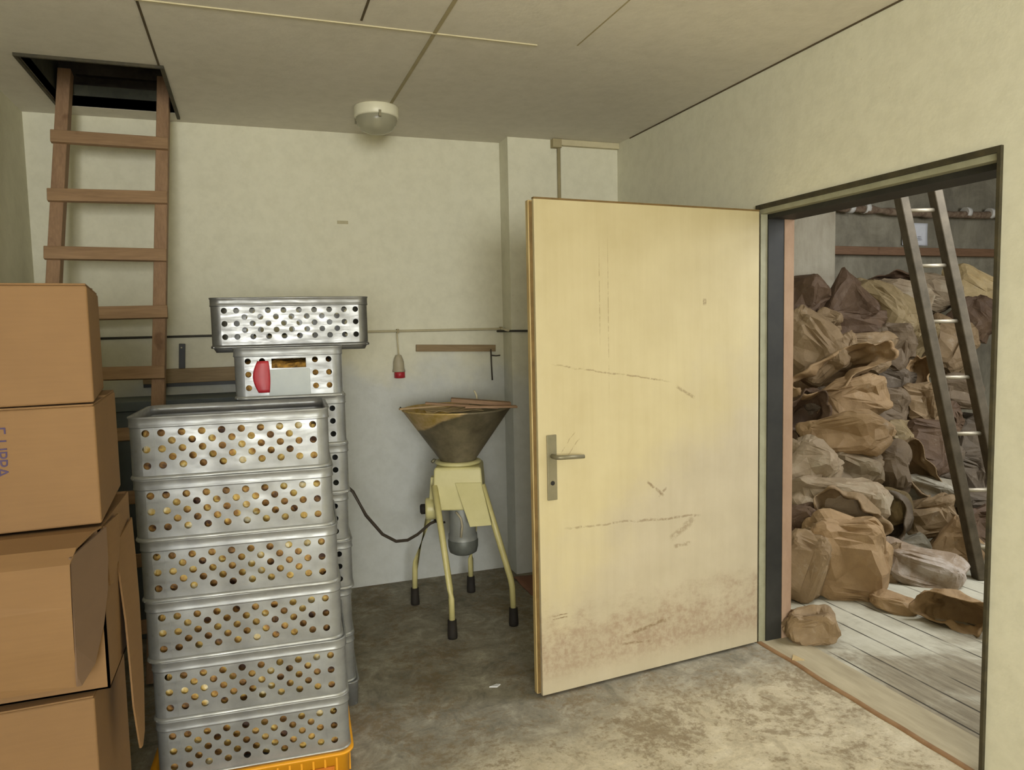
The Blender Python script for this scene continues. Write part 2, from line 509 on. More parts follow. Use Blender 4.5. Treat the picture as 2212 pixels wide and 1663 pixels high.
# ---------------------------------------------------------------- geometry helpers
class MB:
    def __init__(self):
        self.bm = bmesh.new()

    def box(self, c, s, rot=None):
        """box with centre c and full size s; rot = Matrix 3x3/4x4 around its centre"""
        vs = []
        for dx in (-.5, .5):
            for dy in (-.5, .5):
                for dz in (-.5, .5):
                    v = Vector((dx * s[0], dy * s[1], dz * s[2]))
                    if rot is not None:
                        v = rot @ v
                    vs.append(self.bm.verts.new(v + Vector(c)))
        for f in ((0, 1, 3, 2), (4, 6, 7, 5), (0, 4, 5, 1), (2, 3, 7, 6), (0, 2, 6, 4), (1, 5, 7, 3)):
            self.bm.faces.new([vs[i] for i in f])
        return self

    def span(self, a, b):
        """axis-aligned box from corner a to corner b"""
        c = [(a[i] + b[i]) / 2 for i in range(3)]
        return self.box(c, [abs(a[i] - b[i]) for i in range(3)])

    def tube(self, pts, r, seg=10, cap=True, closed=False):
        pts = [Vector(p) for p in pts]
        rr = r if isinstance(r, (list, tuple)) else [r] * len(pts)
        rings = []
        n = len(pts)
        up = Vector((0, 0, 1))
        for i, p in enumerate(pts):
            if closed:
                t = (pts[(i + 1) % n] - pts[i - 1]).normalized()
            else:
                t = (pts[min(i + 1, n - 1)] - pts[max(i - 1, 0)]).normalized()
            a = up if abs(t.dot(up)) < 0.95 else Vector((1, 0, 0))
            x = t.cross(a).normalized()
            y = x.cross(t).normalized()
            rings.append([self.bm.verts.new(p + x * rr[i] * cos(2 * pi * k / seg) + y * rr[i] * sin(2 * pi * k / seg)) for k in range(seg)])
        m = n if closed else n - 1
        for i in range(m):
            A, B = rings[i], rings[(i + 1) % n]
            for k in range(seg):
                f = self.bm.faces.new((A[k], A[(k + 1) % seg], B[(k + 1) % seg], B[k]))
                f.smooth = True
        if cap and not closed:
            self.bm.faces.new(rings[0][::-1])
            self.bm.faces.new(rings[-1])
        return self

    def lathe(self, prof, c=(0, 0, 0), seg=32, smooth=True):
        """prof: list of (radius, z)"""
        rings = []
        for r, z in prof:
            if r < 1e-6:
                rings.append([self.bm.verts.new((c[0], c[1], c[2] + z))])
            else:
                rings.append([self.bm.verts.new((c[0] + r * cos(2 * pi * k / seg), c[1] + r * sin(2 * pi * k / seg), c[2] + z)) for k in range(seg)])
        for A, B in zip(rings, rings[1:]):
            for k in range(seg):
                k2 = (k + 1) % seg
                if len(A) == 1 and len(B) == 1:
                    continue
                if len(A) == 1:
                    f = self.bm.faces.new((A[0], B[k2], B[k]))
                elif len(B) == 1:
                    f = self.bm.faces.new((A[k], A[k2], B[0]))
                else:
                    f = self.bm.faces.new((A[k], A[k2], B[k2], B[k]))
                f.smooth = smooth
        return self

    def poly(self, pts):
        self.bm.faces.new([self.bm.verts.new(p) for p in pts])
        return self

    def prism(self, pts, d):
        """extrude polygon pts by vector d"""
        d = Vector(d)
        a = [self.bm.verts.new(p) for p in pts]
        b = [self.bm.verts.new(Vector(p) + d) for p in pts]
        self.bm.faces.new(a[::-1])
        self.bm.faces.new(b)
        n = len(pts)
        for i in range(n):
            self.bm.faces.new((a[i], a[(i + 1) % n], b[(i + 1) % n], b[i]))
        return self

    def grid(self, fn, nu, nv, smooth=True, wrap=False):
        g = [[self.bm.verts.new(fn(i / nu, j / nv)) for j in range(nv + (0 if wrap else 1))] for i in range(nu + 1)]
        m = nv if wrap else nv
        for i in range(nu):
            for j in range(m):
                j2 = (j + 1) % nv if wrap else j + 1
                f = self.bm.faces.new((g[i][j], g[i + 1][j], g[i + 1][j2], g[i][j2]))
                f.smooth = smooth
        return g

    def mesh(self, name):
        bmesh.ops.recalc_face_normals(self.bm, faces=self.bm.faces[:])
        me = bpy.data.meshes.new(name)
        self.bm.to_mesh(me)
        self.bm.free()
        return me

    def build(self, name, mat, parent=None, bevel=0.0, seg=2, loc=None):
        o = bpy.data.objects.new(name, self.mesh(name))
        COL.objects.link(o)
        o.data.materials.append(mat)
        if parent is not None:
            o.parent = parent
        if loc is not None:
            o.location = loc
        if bevel:
            md = o.modifiers.new('bevel', 'BEVEL')
            md.width = bevel
            md.segments = seg
            md.limit_method = 'ANGLE'
            md.angle_limit = radians(40)
        return o


def tag(o, label=None, cat=None, group=None, kind=None):
    if label:
        o['label'] = label
    if cat:
        o['category'] = cat
    if group:
        o['group'] = group
    if kind:
        o['kind'] = kind
    return o


def thing(name, label, cat, loc=(0, 0, 0), rz=0.0, group=None):
    o = bpy.data.objects.new(name, None)
    o.empty_display_size = 0.1
    COL.objects.link(o)
    o.location = loc
    o.rotation_euler = (0, 0, rz)
    return tag(o, label, cat, group)


def struct(name, mb, mat, label=None, bevel=0.0):
    o = mb.build(name, mat, bevel=bevel)
    tag(o, label, None, None, 'structure')
    return o


def copy_tree(o, parent=None):
    c = o.copy()
    COL.objects.link(c)
    if parent is not None:
        c.parent = parent
    for ch in list(o.children):
        copy_tree(ch, c)
    return c


def RZ(a):
    return Matrix.Rotation(a, 3, 'Z')


def RX(a):
    return Matrix.Rotation(a, 3, 'X')


def RY(a):
    return Matrix.Rotation(a, 3, 'Y')

# ================================================================ THE ROOM
XL, XR, YB, ZC = -0.981, 2.147, 4.211, 2.565
Y0 = -4.4                       # rear wall
XS = 2.325                      # store side of the wall
DY0, DY1, DZ = 1.63, 2.735, 1.978
HX0, HX1, HY0, HY1 = -0.788, -0.288, 3.37, 4.05

struct('floor', MB().span((XL - .1, Y0 - .1, -.1), (XR + .01, YB + .1, 0)), M['floor'])
c = MB()
c.span((XL - .1, Y0 - .1, ZC), (XR + .1, HY0, ZC + .05))
c.span((XL - .1, HY1, ZC), (XR + .1, YB + .1, ZC + .05))
c.span((XL - .1, HY0, ZC), (HX0, HY1, ZC + .05))
c.span((HX1, HY0, ZC), (XR + .1, HY1, ZC + .05))
struct('ceiling', c, M['ceiling'])
b = MB().span((XL - .1, YB, 0), (XR, YB + .12, ZC))
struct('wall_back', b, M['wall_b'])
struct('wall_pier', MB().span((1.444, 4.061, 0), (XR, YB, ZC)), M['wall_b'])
struct('wall_left', MB().span((XL - .1, Y0 - .1, 0), (XL, YB, ZC)), M['wall'])
struct('wall_rear', MB().span((XL, Y0 - .1, 0), (XR, Y0, ZC)), M['wall'])
w = MB()
w.span((XR, Y0 - .1, 0), (XS, DY0, 3.0))
w.span((XR, DY1, 0), (XS - .052, 5.1, 3.0))
w.span((XR, DY0, DZ), (XS, DY1, 3.0))
struct('wall_right', w, M['wall'])
# dark crack where ceiling meets the right wall
struct('trim_1', MB().span((XR - .004, 0.6, ZC - .006), (XR, 3.9, ZC)), M['groove'])
# ceiling board joints
struct('trim_2', MB().span((-.297, 2.732, ZC - .002), (-.289, 3.37, ZC)), M['groove'])
struct('trim_3', MB().span((-.30, 2.724, ZC - .004), (1.10, 2.733, ZC)), M['batten'])
struct('trim_4', MB().span((.418, 1.4, ZC - .002), (.426, 2.69, ZC)), M['groove'])
struct('trim_5', MB().span((.687, 1.2, ZC - .003), (.701, 3.60, ZC)), M['olive_joint'])
struct('trim_6', MB().span((1.250, 1.2, ZC - .001), (1.256, 2.69, ZC)), M['olive_joint'])

# hatch shaft above the ceiling
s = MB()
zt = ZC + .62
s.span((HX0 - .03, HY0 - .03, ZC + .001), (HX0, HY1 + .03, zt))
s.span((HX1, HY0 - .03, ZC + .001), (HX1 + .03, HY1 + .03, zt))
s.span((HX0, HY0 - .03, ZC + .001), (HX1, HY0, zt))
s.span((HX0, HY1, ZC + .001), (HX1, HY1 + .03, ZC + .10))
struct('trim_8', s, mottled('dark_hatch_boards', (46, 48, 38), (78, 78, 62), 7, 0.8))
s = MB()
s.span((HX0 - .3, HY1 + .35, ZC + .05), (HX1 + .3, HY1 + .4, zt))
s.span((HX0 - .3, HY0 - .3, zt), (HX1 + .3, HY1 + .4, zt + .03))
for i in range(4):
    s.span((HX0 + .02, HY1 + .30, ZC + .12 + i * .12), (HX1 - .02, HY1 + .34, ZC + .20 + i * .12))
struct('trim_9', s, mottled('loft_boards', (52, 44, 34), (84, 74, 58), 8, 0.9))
struct('trim_10', MB().span((HX1 - .002, HY0, ZC - .012), (HX1 + .012, HY1 + .07, ZC)).span((HX0 - .012, HY0 - .012, ZC - .012), (HX1 + .012, HY0, ZC))
       .span((HX0 - .012, HY0, ZC - .012), (HX0, HY1, ZC)), M['frame_dark'])
# pipe box on the pier
struct('trim_12', MB().span((1.72, 4.030, ZC - .035), (XR, 4.061, ZC)), M['batten'], bevel=.004)
struct('trim_13', MB().span((1.71, 4.02, ZC - .05), (1.765, 4.061, ZC - .002)), M['olive_joint'])
struct('trim_14', MB().tube([(1.757, 4.049, 0.0), (1.757, 4.049, ZC - .04)], .011, 8), M['olive_joint'])

# thin pipe along the back wall
t = thing('wall_pipe', 'thin horizontal pipe along the back wall, black at left and painted cream in the middle', 'pipe', (0, 0, 1.47))
MB().tube([(XL, 4.195, -.004), (.60, 4.195, .0)], .006, 8).build('pipe_run', M['pipe_dark'], t)
tag(MB().tube([(.60, 4.195, .0), (1.42, 4.195, -.001), (1.428, 4.07, -.010)], .007, 8).build('pipe_run', M['batten'], t), 'cream painted middle run')
MB().tube([(1.40, 4.19, -.014), (1.45, 4.05, -.014), (2.14, 4.05, -.024)], .0065, 8).build('pipe_run', M['pipe_dark'], t)
for x in (.80, 1.425):
    MB().span((x - .006, 4.18, -.012), (x + .006, YB, .012)).build('clip', M['olive_joint'], t)

# wooden strip with a hanging hook rod
t = thing('wall_batten', 'short brown wooden batten screwed to the back wall above the mill', 'batten', (1.146, YB, 1.362))
MB().box((0, -.012, 0), (.482, .022, .040), RY(.03)).build('board', M['plank'], t, .002)
for x in (-.15, .14):
    MB().lathe([(0, 0), (.004, 0)], (x, -.0245, 0), 8).build('screw', M['steel'], t)
t = thing('hanging_rod', 'thin dark rod hanging from the right end of the wall batten', 'rod', (1.352, 4.176, 1.34))
MB().tube([(0, 0, .01), (.001, -.002, -.08), (.004, -.002, -.175)], .0045, 8).build('rod', M['cable'], t)
MB().tube([(0, -.004, -.026), (.03, -.006, -.03), (.056, -.004, -.028)], .004, 8).build('hook', M['cable'], t)

# hanging power connector
t = thing('power_connector', 'greyed plug connector with a red end hanging from the wall pipe', 'plug', (.795, 4.17, 1.46))
MB().tube([(-.004, 0, 0), (-.002, -.004, -.06), (.002, 0, -.13)], .004, 8).build('cord', M['batten'], t)
MB().lathe([(0, -.125), (.016, -.126), (.024, -.145), (.030, -.165), (.032, -.205), (.036, -.212), (.036, -.222), (0, -.222)], (0, 0, 0), 20).build('housing', M['plug_white'], t)
MB().lathe([(0, -.216), (.030, -.216), (.031, -.256), (.022, -.258), (.022, -.240), (0, -.240)], (.004, 0, 0), 20).build('red_sleeve', M['red'], t)

# small mark on the wall
tag(MB().box((.517, YB - .0015, 2.078), (.06, .003, .018)).build('wall_plug', mottled('filled_mark', (176, 168, 136), (186, 178, 144), 40)),
    'small filled scar high on the cream back wall', 'scar')

# ceiling lamp
t = thing('ceiling_lamp', 'round white ceiling lamp with a clear glass bowl, switched off', 'lamp', (.637, 3.70, ZC))
MB().lathe([(0, 0), (.106, 0), (.108, -.004), (.108, -.046), (.104, -.052), (.090, -.052), (.088, -.045), (0, -.045)], (0, 0, 0), 48).build('base_ring', M['lamp_white'], t)
gl = bpy.data.materials.new('frosted_glass')
gl.use_nodes = True
gb = gl.node_tree.nodes['Principled BSDF']
gb.inputs['Base Color'].default_value = lin((196, 192, 168))
gb.inputs['Roughness'].default_value = 0.25
gb.inputs['Transmission Weight'].default_value = 0.55
gb.inputs['IOR'].default_value = 1.3
MB().lathe([(.098, -.050), (.100, -.062), (.094, -.086), (.076, -.108), (.048, -.122), (.020, -.128), (0, -.129)], (0, 0, 0), 48).build('glass_bowl', gl, t)
for a in (.5, 2.6, 4.7):
    MB().box((.107 * cos(a), .107 * sin(a), -.055), (.012, .012, .03)).build('clip', M['steel'], t)
MB().lathe([(0, -.046), (.02, -.05), (.024, -.08), (.0, -.1)], (0, 0, 0), 16).build('bulb', M['lamp_white'], t)

# ================================================================ DOOR
door = thing('door_1', 'open cream painted door leaf with scuffed kicked bottom', 'door', (1.018, 2.627, 0), .0833)
door['kind'] = 'structure'
lf = MB().span((.016, 0, .012), (1.121, .018, 1.968)).build('door_leaf', M['door'], door, .003)
MB().span((0, .018, .016), (1.108, .042, 1.960)).build('door_core', M['door_edge'], door, .003)
MB().span((.004, .0165, .02), (.016, .0182, 1.955)).build('rebate_shadow_gap', M['edge_dark'], door)  # dark strip, the rebate's shade put in as colour
MB().span((.016, -.0004, 1.962), (1.121, .0180, 1.9695)).build('top_edge', M['edge_dark'], door)
for z in (.28, 1.70):
    MB().tube([(1.118, .010, z - .05), (1.118, .010, z + .05)], .008, 10).build('hinge', M['frame_dark'], door)
pl = MB().span((.052, -.007, .80), (.094, 0, 1.058)).build('handle_plate', M['steel'], door, .002)
MB().tube([(.073, -.006, .975), (.073, -.045, .975), (.085, -.052, .975), (.19, -.052, .970)], [.009, .009, .009, .008], 12).build('lever', M['steel'], pl)
MB().tube([(.073, -.009, .868), (.073, -.004, .868)], .009, 12).build('keyhole', M['dark_hole'], pl)

# frame
fr = thing('door_2', 'dark olive metal door frame with a pale inner lip', 'door frame', (XR, 0, 0))
fr['kind'] = 'structure'
MB().span((-.010, DY1, 0), (.012, DY1 + .018, DZ + .014)).build('frame_post', M['frame_dark'], fr, .002)
MB().span((-.010, DY0 - .012, 0), (.012, DY0 + .002, DZ + .014)).build('frame_post', M['frame_dark'], fr, .002)
MB().span((-.010, DY0, DZ - .006), (.012, DY1, DZ + .014)).build('frame_head', M['frame_dark'], fr, .002)
MB().span((.004, DY1 - .004, 0), (.040, DY1 + .002, DZ)).build('pale_lip', M['frame_pale'], fr, .001)
MB().span((.004, DY0 - .002, 0), (.040, DY0 + .006, DZ)).build('pale_lip', M['frame_pale'], fr, .001)
MB().span((.000, DY0, DZ - .026), (.040, DY1, DZ - .005)).build('pale_lip', M['frame_pale'], fr, .001)
struct('trim_15', MB().span((XR + .040, DY1 - .010, 0), (XR + .125, DY1, DZ)).span((XR + .040, DY0, DZ - .046), (XS, DY1, DZ))
       .span((XR + .040, DY0, 0), (XS, DY0 + .014, DZ)), M['jamb_black'])
struct('trim_16', MB().span((XR + .126, DY1 - .012, 0), (XS, DY1 + .3, 3.0)), M['brick'])
# threshold
struct('trim_17', MB().span((XR + .018, DY0, -.05), (XS + .02, DY1, .006)), M['sill'])
def sill_edge(u, v):
    y = DY0 + (DY1 - DY0) * u
    k = noise.noise(Vector((y * 5, 0, 3))) * .010
    a = v * pi
    return Vector((XR + .012 + k - .014 * cos(a), y, .0005 + .007 * sin(a)))
s = MB()
s.grid(sill_edge, 60, 6)
struct('trim_18', s, M['sill_edge'])

# ================================================================ STORE ROOM BEHIND
SYB = 5.10
struct('floor_store', MB().span((XS, 0.2, -.1), (8.2, SYB, 0)), M['planks'])
struct('wall_store_back', MB().span((XS - .06, SYB, 0), (8.2, SYB + .1, 3.0)), M['store_wall'])
struct('wall_store_pier', MB().span((XS - .052, 4.75, 0), (4.46, SYB, 3.0)), M['store_pier'])
struct('wall_store_right', MB().span((8.2, 0.2, 0), (8.3, SYB + .1, 3.0)), M['store_wall'])
struct('wall_store_front', MB().span((XS, .1, 0), (8.3, .2, 3.0)), M['store_wall'])
struct('ceiling_store', MB().span((XS, .1, 3.0), (8.3, SYB + .1, 3.1)), M['store_wall'])
tag(MB().span((4.47, 5.03, 2.035), (7.6, SYB, 2.105)).build('wall_beam', M['beam'], None, .004),
    'brown wooden beam running along the rough store wall above the sacks', 'beam')
# lagged pipe
pts = []
rad = []
for i in range(60):
    x = 4.5 + i * .055
    pts.append((x, 5.03 + .01 * noise.noise(Vector((x * 3, 0, 0))), 2.44 - .035 * sin((x - 4.5) * 1.2) + .012 * noise.noise(Vector((x * 4, 5, 0)))))
    rad.append(.032 + .016 * noise.noise(Vector((x * 7, 2, 1))))
t = thing('lagged_pipe', 'crusty lagged pipe along the top of the store wall', 'pipe', (0, 0, 0))
MB().tube(pts, rad, 12).build('pipe_run', M['rust'], t)
for x in (4.85, 5.02, 6.2, 6.5):
    MB().tube([(x, 5.03, 2.43), (x + .05, 5.03, 2.43)], .048, 12).build('band', M['white_band'], t)
# paper notice
t = thing('paper_notice', 'white paper sheet pinned to the store wall between the ladder stiles', 'paper', (5.68, SYB, 2.23))
def sheet(u, v):
    return Vector((-.155 + .31 * u, -.006 - .01 * sin(u * 5) * (1 - v) - .012 * (1 - v) ** 2, -.10 + .2 * v))
s = MB()
s.grid(sheet, 8, 8)
o = s.build('sheet', M['paper'], t)
md = o.modifiers.new('thick', 'SOLIDIFY'); md.thickness = .0012
for i in range(3):
    MB().box((.04, -.026 + i * .001, -.05 + i * .014), (.06 - i * .012, .001, .004)).build('writing', M['paper_ink'], t)
tag(MB().box((4.893, SYB - .012, 1.875), (.04, .024, .05)).build('wall_box', M['debris_red'], None, .004),
    'tiny reddish fixture on the store wall above the sacks', 'fixture')

# store ladder
A = Vector((3.83, 2.95, 0)); B = Vector((3.515, 3.37, 2.62))
off = Vector((.19, -.068, 0))
ax = (B - A).normalized()
sd = off.normalized()
nn = ax.cross(sd).normalized()
t = thing('metal_ladder', 'tall narrow ladder with dark stiles and pale rungs leaning in the store doorway', 'ladder', A)
for k in (0, 1):
    p0 = off * k
    p1 = p0 + (B - A)
    hw, hd = .026, .036
    q = [p0 + sd * hw + nn * hd, p0 - sd * hw + nn * hd, p0 - sd * hw - nn * hd, p0 + sd * hw - nn * hd]
    MB().prism(q, p1 - p0).build('stile', M['store_metal'], t, .006)
L = (B - A).length
for i in range(9):
    d = ax * (.183 + i * .326)
    if d.length < L - .02:
        MB().tube([d + sd * .02, d + off - sd * .02], .0115, 10).build('rung', M['rung_metal'], t)

# sacks ------------------------------------------------------------
def tri(x):
    x = x - math.floor(x)
    return abs(2 * x - 1) * 2 - 1


def sack_mesh(w, h, d, kind, seed):
    rnd = random.Random(seed)
    waves = []
    for i in range(6):
        v = Vector((rnd.uniform(-1, 1), rnd.uniform(-1, 1), rnd.uniform(-1, 1))).normalized()
        fq = rnd.uniform(1.1, 2.2) if i < 3 else rnd.uniform(2.6, 4.6)
        waves.append((v * fq, rnd.random(), (.075 if i < 3 else .026)))

    def crumple(p, amp=1.0):
        q = p * 4.2 + Vector((seed * 3.7, 0, 0))
        wz = Vector((noise.noise(q), noise.noise(q + Vector((9, 1, 4))), noise.noise(q + Vector((2, 8, 5))))) * .06
        s_ = 0
        for v, ph, a in waves:
            s_ += a * tri((p + wz).dot(v) + ph)
        return s_ * amp
    m = MB()
    if kind in ('pillow', 'peak'):
        r = bmesh.ops.create_icosphere(m.bm, subdivisions=4, radius=1.0)
        for v in m.bm.verts:
            v.co = (v.co + Vector((rnd.uniform(-1, 1), rnd.uniform(-1, 1), rnd.uniform(-1, 1))) * .028).normalized()
        e = rnd.uniform(.38, .56)
        px, pz = rnd.uniform(-.25, .25), rnd.uniform(-.25, .25)
        side = rnd.choice((-1, 1))
        for v in m.bm.verts:
            p = v.co.normalized()
            p = Vector([math.copysign(abs(k) ** e, k) for k in p])
            n = v.co.normalized()
            c_ = crumple(p * .5)
            s0 = min(w, h, d) + .5 * (w + h) * .25
            # pinched end where the paper mouth is folded
            t_ = max(0, p.x * side - .45) / .55
            yz = 1 - .55 * t_ * t_
            P = Vector((p.x * w / 2, p.y * d / 2 * yz, p.z * h / 2 * yz + px * w * .25 * p.x * p.x - px * w * .08))
            P += n * c_ * s0 * .62
            P += n * s0 * .045 * abs(noise.noise(P * 8 + Vector((seed, 0, 0))))
            if kind == 'peak':
                t2 = (P.z / h + .5)
                kx = max(.12, 1.15 - 1.0 * t2)
                P = Vector((P.x * kx + w * .12 * t2, P.y * max(.25, 1.1 - .7 * t2), P.z * 1.08))
            v.co = P
    else:
        nu, nv = 26, 54
        ang = rnd.uniform(-.5, .5)

        def outer(u, v, k=1.0):
            a = 2 * pi * v
            ca, sa = cos(a), sin(a)
            rr = (abs(ca) ** 3 + abs(sa) ** 3) ** (-1 / 3)
            fl = .35 + .65 * min(1, (u * 1.8)) ** .6
            flare = 1 + .10 * max(0, u - .7) * 3
            x = ca * rr * w / 2 * fl * flare * k
            z = sa * rr * h / 2 * fl * flare * k
            y = d * (.5 - u * 1.0)
            P = Vector((x, y, z))
            c_ = crumple(Vector((x / w, y / d, z / h)) * .9)
            N = Vector((ca, 0, sa))
            P += N * c_ * (w + h) * .40
            if u > .75:
                rim = noise.noise(Vector((ca * 2.2 + seed, sa * 2.2, 0)))
                P.y -= (u - .75) * 4 * rim * d * .35
                P.z += (u - .75) * 4 * sa * .12 * h * rim
            return P
        A_ = m.grid(lambda u, v: outer(u, v), nu, nv, False, True)
        B_ = m.grid(lambda u, v: outer(u, v, .93) + Vector((0, -.004 if u < .1 else 0, 0)), nu, nv, False, True)
        for k in range(nv):
            k2 = (k + 1) % nv
            m.bm.faces.new((A_[nu][k], A_[nu][k2], B_[nu][k2], B_[nu][k]))
        m.bm.faces.new(A_[0][::-1])
    for f in m.bm.faces:
        f.smooth = kind == 'open'
    if kind != 'open':
        bmesh.ops.dissolve_limit(m.bm, angle_limit=radians(9), verts=m.bm.verts[:], edges=m.bm.edges[:])
    return m


SACKS = [
(3.964,4.524,1.654,0.307,0.350,0.25,0,'pillow','dark','rounded dark brown sack at the top left of the pile, half behind the brick post'),
(4.244,4.447,1.638,0.450,0.386,0.32,12,'peak','dark','dark pointed paper sack peaking against the pale wall at the top left'),
(4.475,4.310,1.537,0.574,0.340,0.32,-38,'pillow','olive','olive brown sack sloping down right from the pointed dark sack'),
(4.899,4.666,1.729,0.391,0.138,0.20,8,'open','dark','thin dark sack mouth at the top of the pile, left of the metal ladder'),
(4.878,4.517,1.636,0.472,0.261,0.28,-8,'pillow','dusty','pale flour-dusted sack on the top layer, touching the left ladder stile'),
(5.350,4.595,1.685,0.397,0.280,0.26,-12,'pillow','dusty','pale folded sack seen between the two ladder stiles at the top'),
(5.777,4.616,1.723,0.455,0.278,0.28,-32,'pillow','pale','pale yellow sack at the top right, right of the ladder'),
(5.456,4.351,1.421,0.333,0.437,0.29,-50,'pillow','dark','dark brown sack under the pale yellow sack at the right'),
(3.656,4.150,1.300,0.362,0.470,0.32,42,'pillow','tan','large smooth tan sack leaning at the pile left edge under the rounded dark one'),
(4.032,4.367,1.442,0.184,0.230,0.16,-30,'pillow','tan','small light tan sack corner poking up left of the pointed dark sack'),
(4.300,4.354,1.416,0.623,0.257,0.32,-5,'pillow','dark','dark brown crushed sack lying below the pointed dark sack'),
(4.126,4.140,1.239,0.410,0.290,0.27,4,'pillow','tan','square-ended brown sack lying flat, third layer from the top'),
(4.438,4.141,1.263,0.273,0.349,0.24,-8,'pillow','mauve','mauve brown sack end beside the square-ended brown sack'),
(4.742,4.298,1.346,0.317,0.397,0.27,-35,'pillow','olive','olive sack hanging down behind the left ladder stile'),
(3.895,4.101,1.280,0.346,0.240,0.22,-20,'peak','tan','triangular creased sack flap right of the large smooth tan sack'),
(3.712,3.963,1.113,0.633,0.176,0.31,22,'open','orange','long open sack with a bright folded rim rising to the right, above the rolled sack'),
(3.794,3.889,0.945,0.483,0.259,0.28,18,'pillow','orange','rolled orange-brown sack with a rounded right end'),
(3.567,3.690,0.736,0.532,0.253,0.30,10,'pillow','orange','smooth bright orange-brown sack with a notched top, below the rolled sack'),
(3.452,3.928,0.842,0.221,0.290,0.19,-25,'open','dark','dark gaping sack mouth beside the brick post, left of the rolled sack'),
(4.162,3.921,0.864,0.260,0.267,0.20,0,'pillow','mauve','dull mauve rounded sack between the rolled sack and the necked sack'),
(4.397,4.139,1.020,0.312,0.213,0.20,-12,'pillow','greydark','dark grey-brown sack in the hollow under the mauve sack end'),
(4.381,3.859,0.870,0.282,0.311,0.23,5,'pillow','tan','upright banded tan sack gathered to a neck, beside the left ladder stile'),
(4.551,4.014,1.062,0.143,0.248,0.15,0,'open','orange','narrow upright paper spout standing on the necked sack'),
(5.175,4.291,1.238,0.326,0.427,0.29,-10,'pillow','tan','brown sack standing upright behind the third ladder gap'),
(4.995,4.054,0.908,0.292,0.233,0.20,-8,'pillow','mauve','pinkish brown sack behind the ladder, under the fourth rung'),
(4.288,3.747,0.613,0.354,0.340,0.26,-12,'pillow','dark','dark reddish sack bulging below the necked sack'),
(4.135,3.844,0.681,0.235,0.235,0.18,-30,'pillow','olive','olive creased sack right of the smooth bright sack'),
(3.782,3.575,0.503,0.278,0.397,0.26,-5,'pillow','mauve','tall mauve sack standing at the middle of the pile'),
(4.057,3.612,0.497,0.170,0.326,0.19,22,'open','tan','narrow upright sack with a curled brown rim right of the tall mauve sack'),
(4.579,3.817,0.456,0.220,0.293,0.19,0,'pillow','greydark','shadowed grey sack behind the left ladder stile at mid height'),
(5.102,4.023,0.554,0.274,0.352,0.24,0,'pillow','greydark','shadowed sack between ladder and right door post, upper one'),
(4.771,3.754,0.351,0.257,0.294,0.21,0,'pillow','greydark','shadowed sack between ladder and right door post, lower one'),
(3.199,3.596,0.579,0.318,0.318,0.24,-30,'pillow','dusty','large grey dusted sack by the brick post at mid height'),
(3.540,3.612,0.541,0.360,0.275,0.24,-20,'pillow','dusty','grey-tan crumpled sack in the middle, left of the tall mauve sack'),
(3.223,3.421,0.430,0.585,0.222,0.31,-6,'pillow','dusty','wide folded grey-tan sack lying across the left of the pile'),
(3.174,3.267,0.322,0.351,0.274,0.24,-14,'open','tan','tan open sack with a curved rim above the big front sack'),
(2.948,3.346,0.300,0.214,0.250,0.18,10,'pillow','dark','dark brown sack by the brick post, above the big front sack'),
(3.545,3.394,0.341,0.330,0.220,0.21,6,'pillow','olive','olive tan sack below the tall mauve sack'),
(3.541,3.307,0.271,0.192,0.321,0.19,0,'open','greydark','upright sack with a dark open mouth and pale vertical rim'),
(4.129,3.545,0.362,0.389,0.162,0.21,-8,'pillow','grey','flat grey floured sack right of the upright dark mouth'),
(3.917,3.368,0.244,0.306,0.219,0.20,18,'pillow','tan','brown sack with a dark underside below the flat grey floured one'),
(4.119,3.360,0.283,0.150,0.137,0.14,0,'open','tan','small curled paper roll against the left ladder stile, low down'),
(3.927,3.208,0.129,0.369,0.287,0.25,4,'peak','orange','tan sack with a peaked triangular top at the foot of the ladder'),
(3.360,3.178,0.107,0.267,0.208,0.18,-25,'peak','tan','tan creased sack right of the big front sack'),
(3.663,3.262,0.088,0.223,0.192,0.16,0,'pillow','grey','dusty grey sack between the tan creased and the peaked sack'),
(2.984,3.085,0.203,0.446,0.452,0.32,-4,'pillow','orange','biggest kraft sack at the front left foot of the pile'),
(2.729,3.114,0.175,0.223,0.390,0.23,-16,'pillow','tan','creased brown sack end between brick post and biggest front sack'),
(3.502,3.076,0.082,0.442,0.182,0.24,-12,'pillow','flour','low crumpled sack whitened with flour, on the floor under the peaked sack'),
(3.037,2.798,0.036,0.226,0.079,0.14,-6,'pillow','orange','flat brown paper scrap lying on the planks'),
(3.155,2.543,0.074,0.279,0.164,0.17,-4,'open','orange','short open brown sack lying on the planks beside the right door post'),
(4.003,3.134,0.070,0.186,0.155,0.14,-20,'pillow','grey','small grey paper crumple behind the short open sack'),
(2.383,2.664,0.068,0.219,0.152,0.14,10,'pillow','tan','torn brown paper heap at the foot of the brick post'),
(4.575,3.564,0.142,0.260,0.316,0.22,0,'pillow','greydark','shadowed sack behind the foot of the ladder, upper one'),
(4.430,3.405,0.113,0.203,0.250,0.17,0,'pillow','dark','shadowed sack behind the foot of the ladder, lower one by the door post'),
(4.809,4.018,0.731,0.230,0.230,0.17,20,'pillow','dark','small dark sack behind the left ladder stile below the fourth rung'),
(4.636,4.615,1.690,0.270,0.198,0.18,-20,'pillow','olive','small olive sack corner between the pointed dark sack and the thin dark mouth'),
(3.596,3.996,0.927,0.211,0.141,0.14,30,'pillow','greydark','dark hollow sack end just left of the rolled sack'),
]
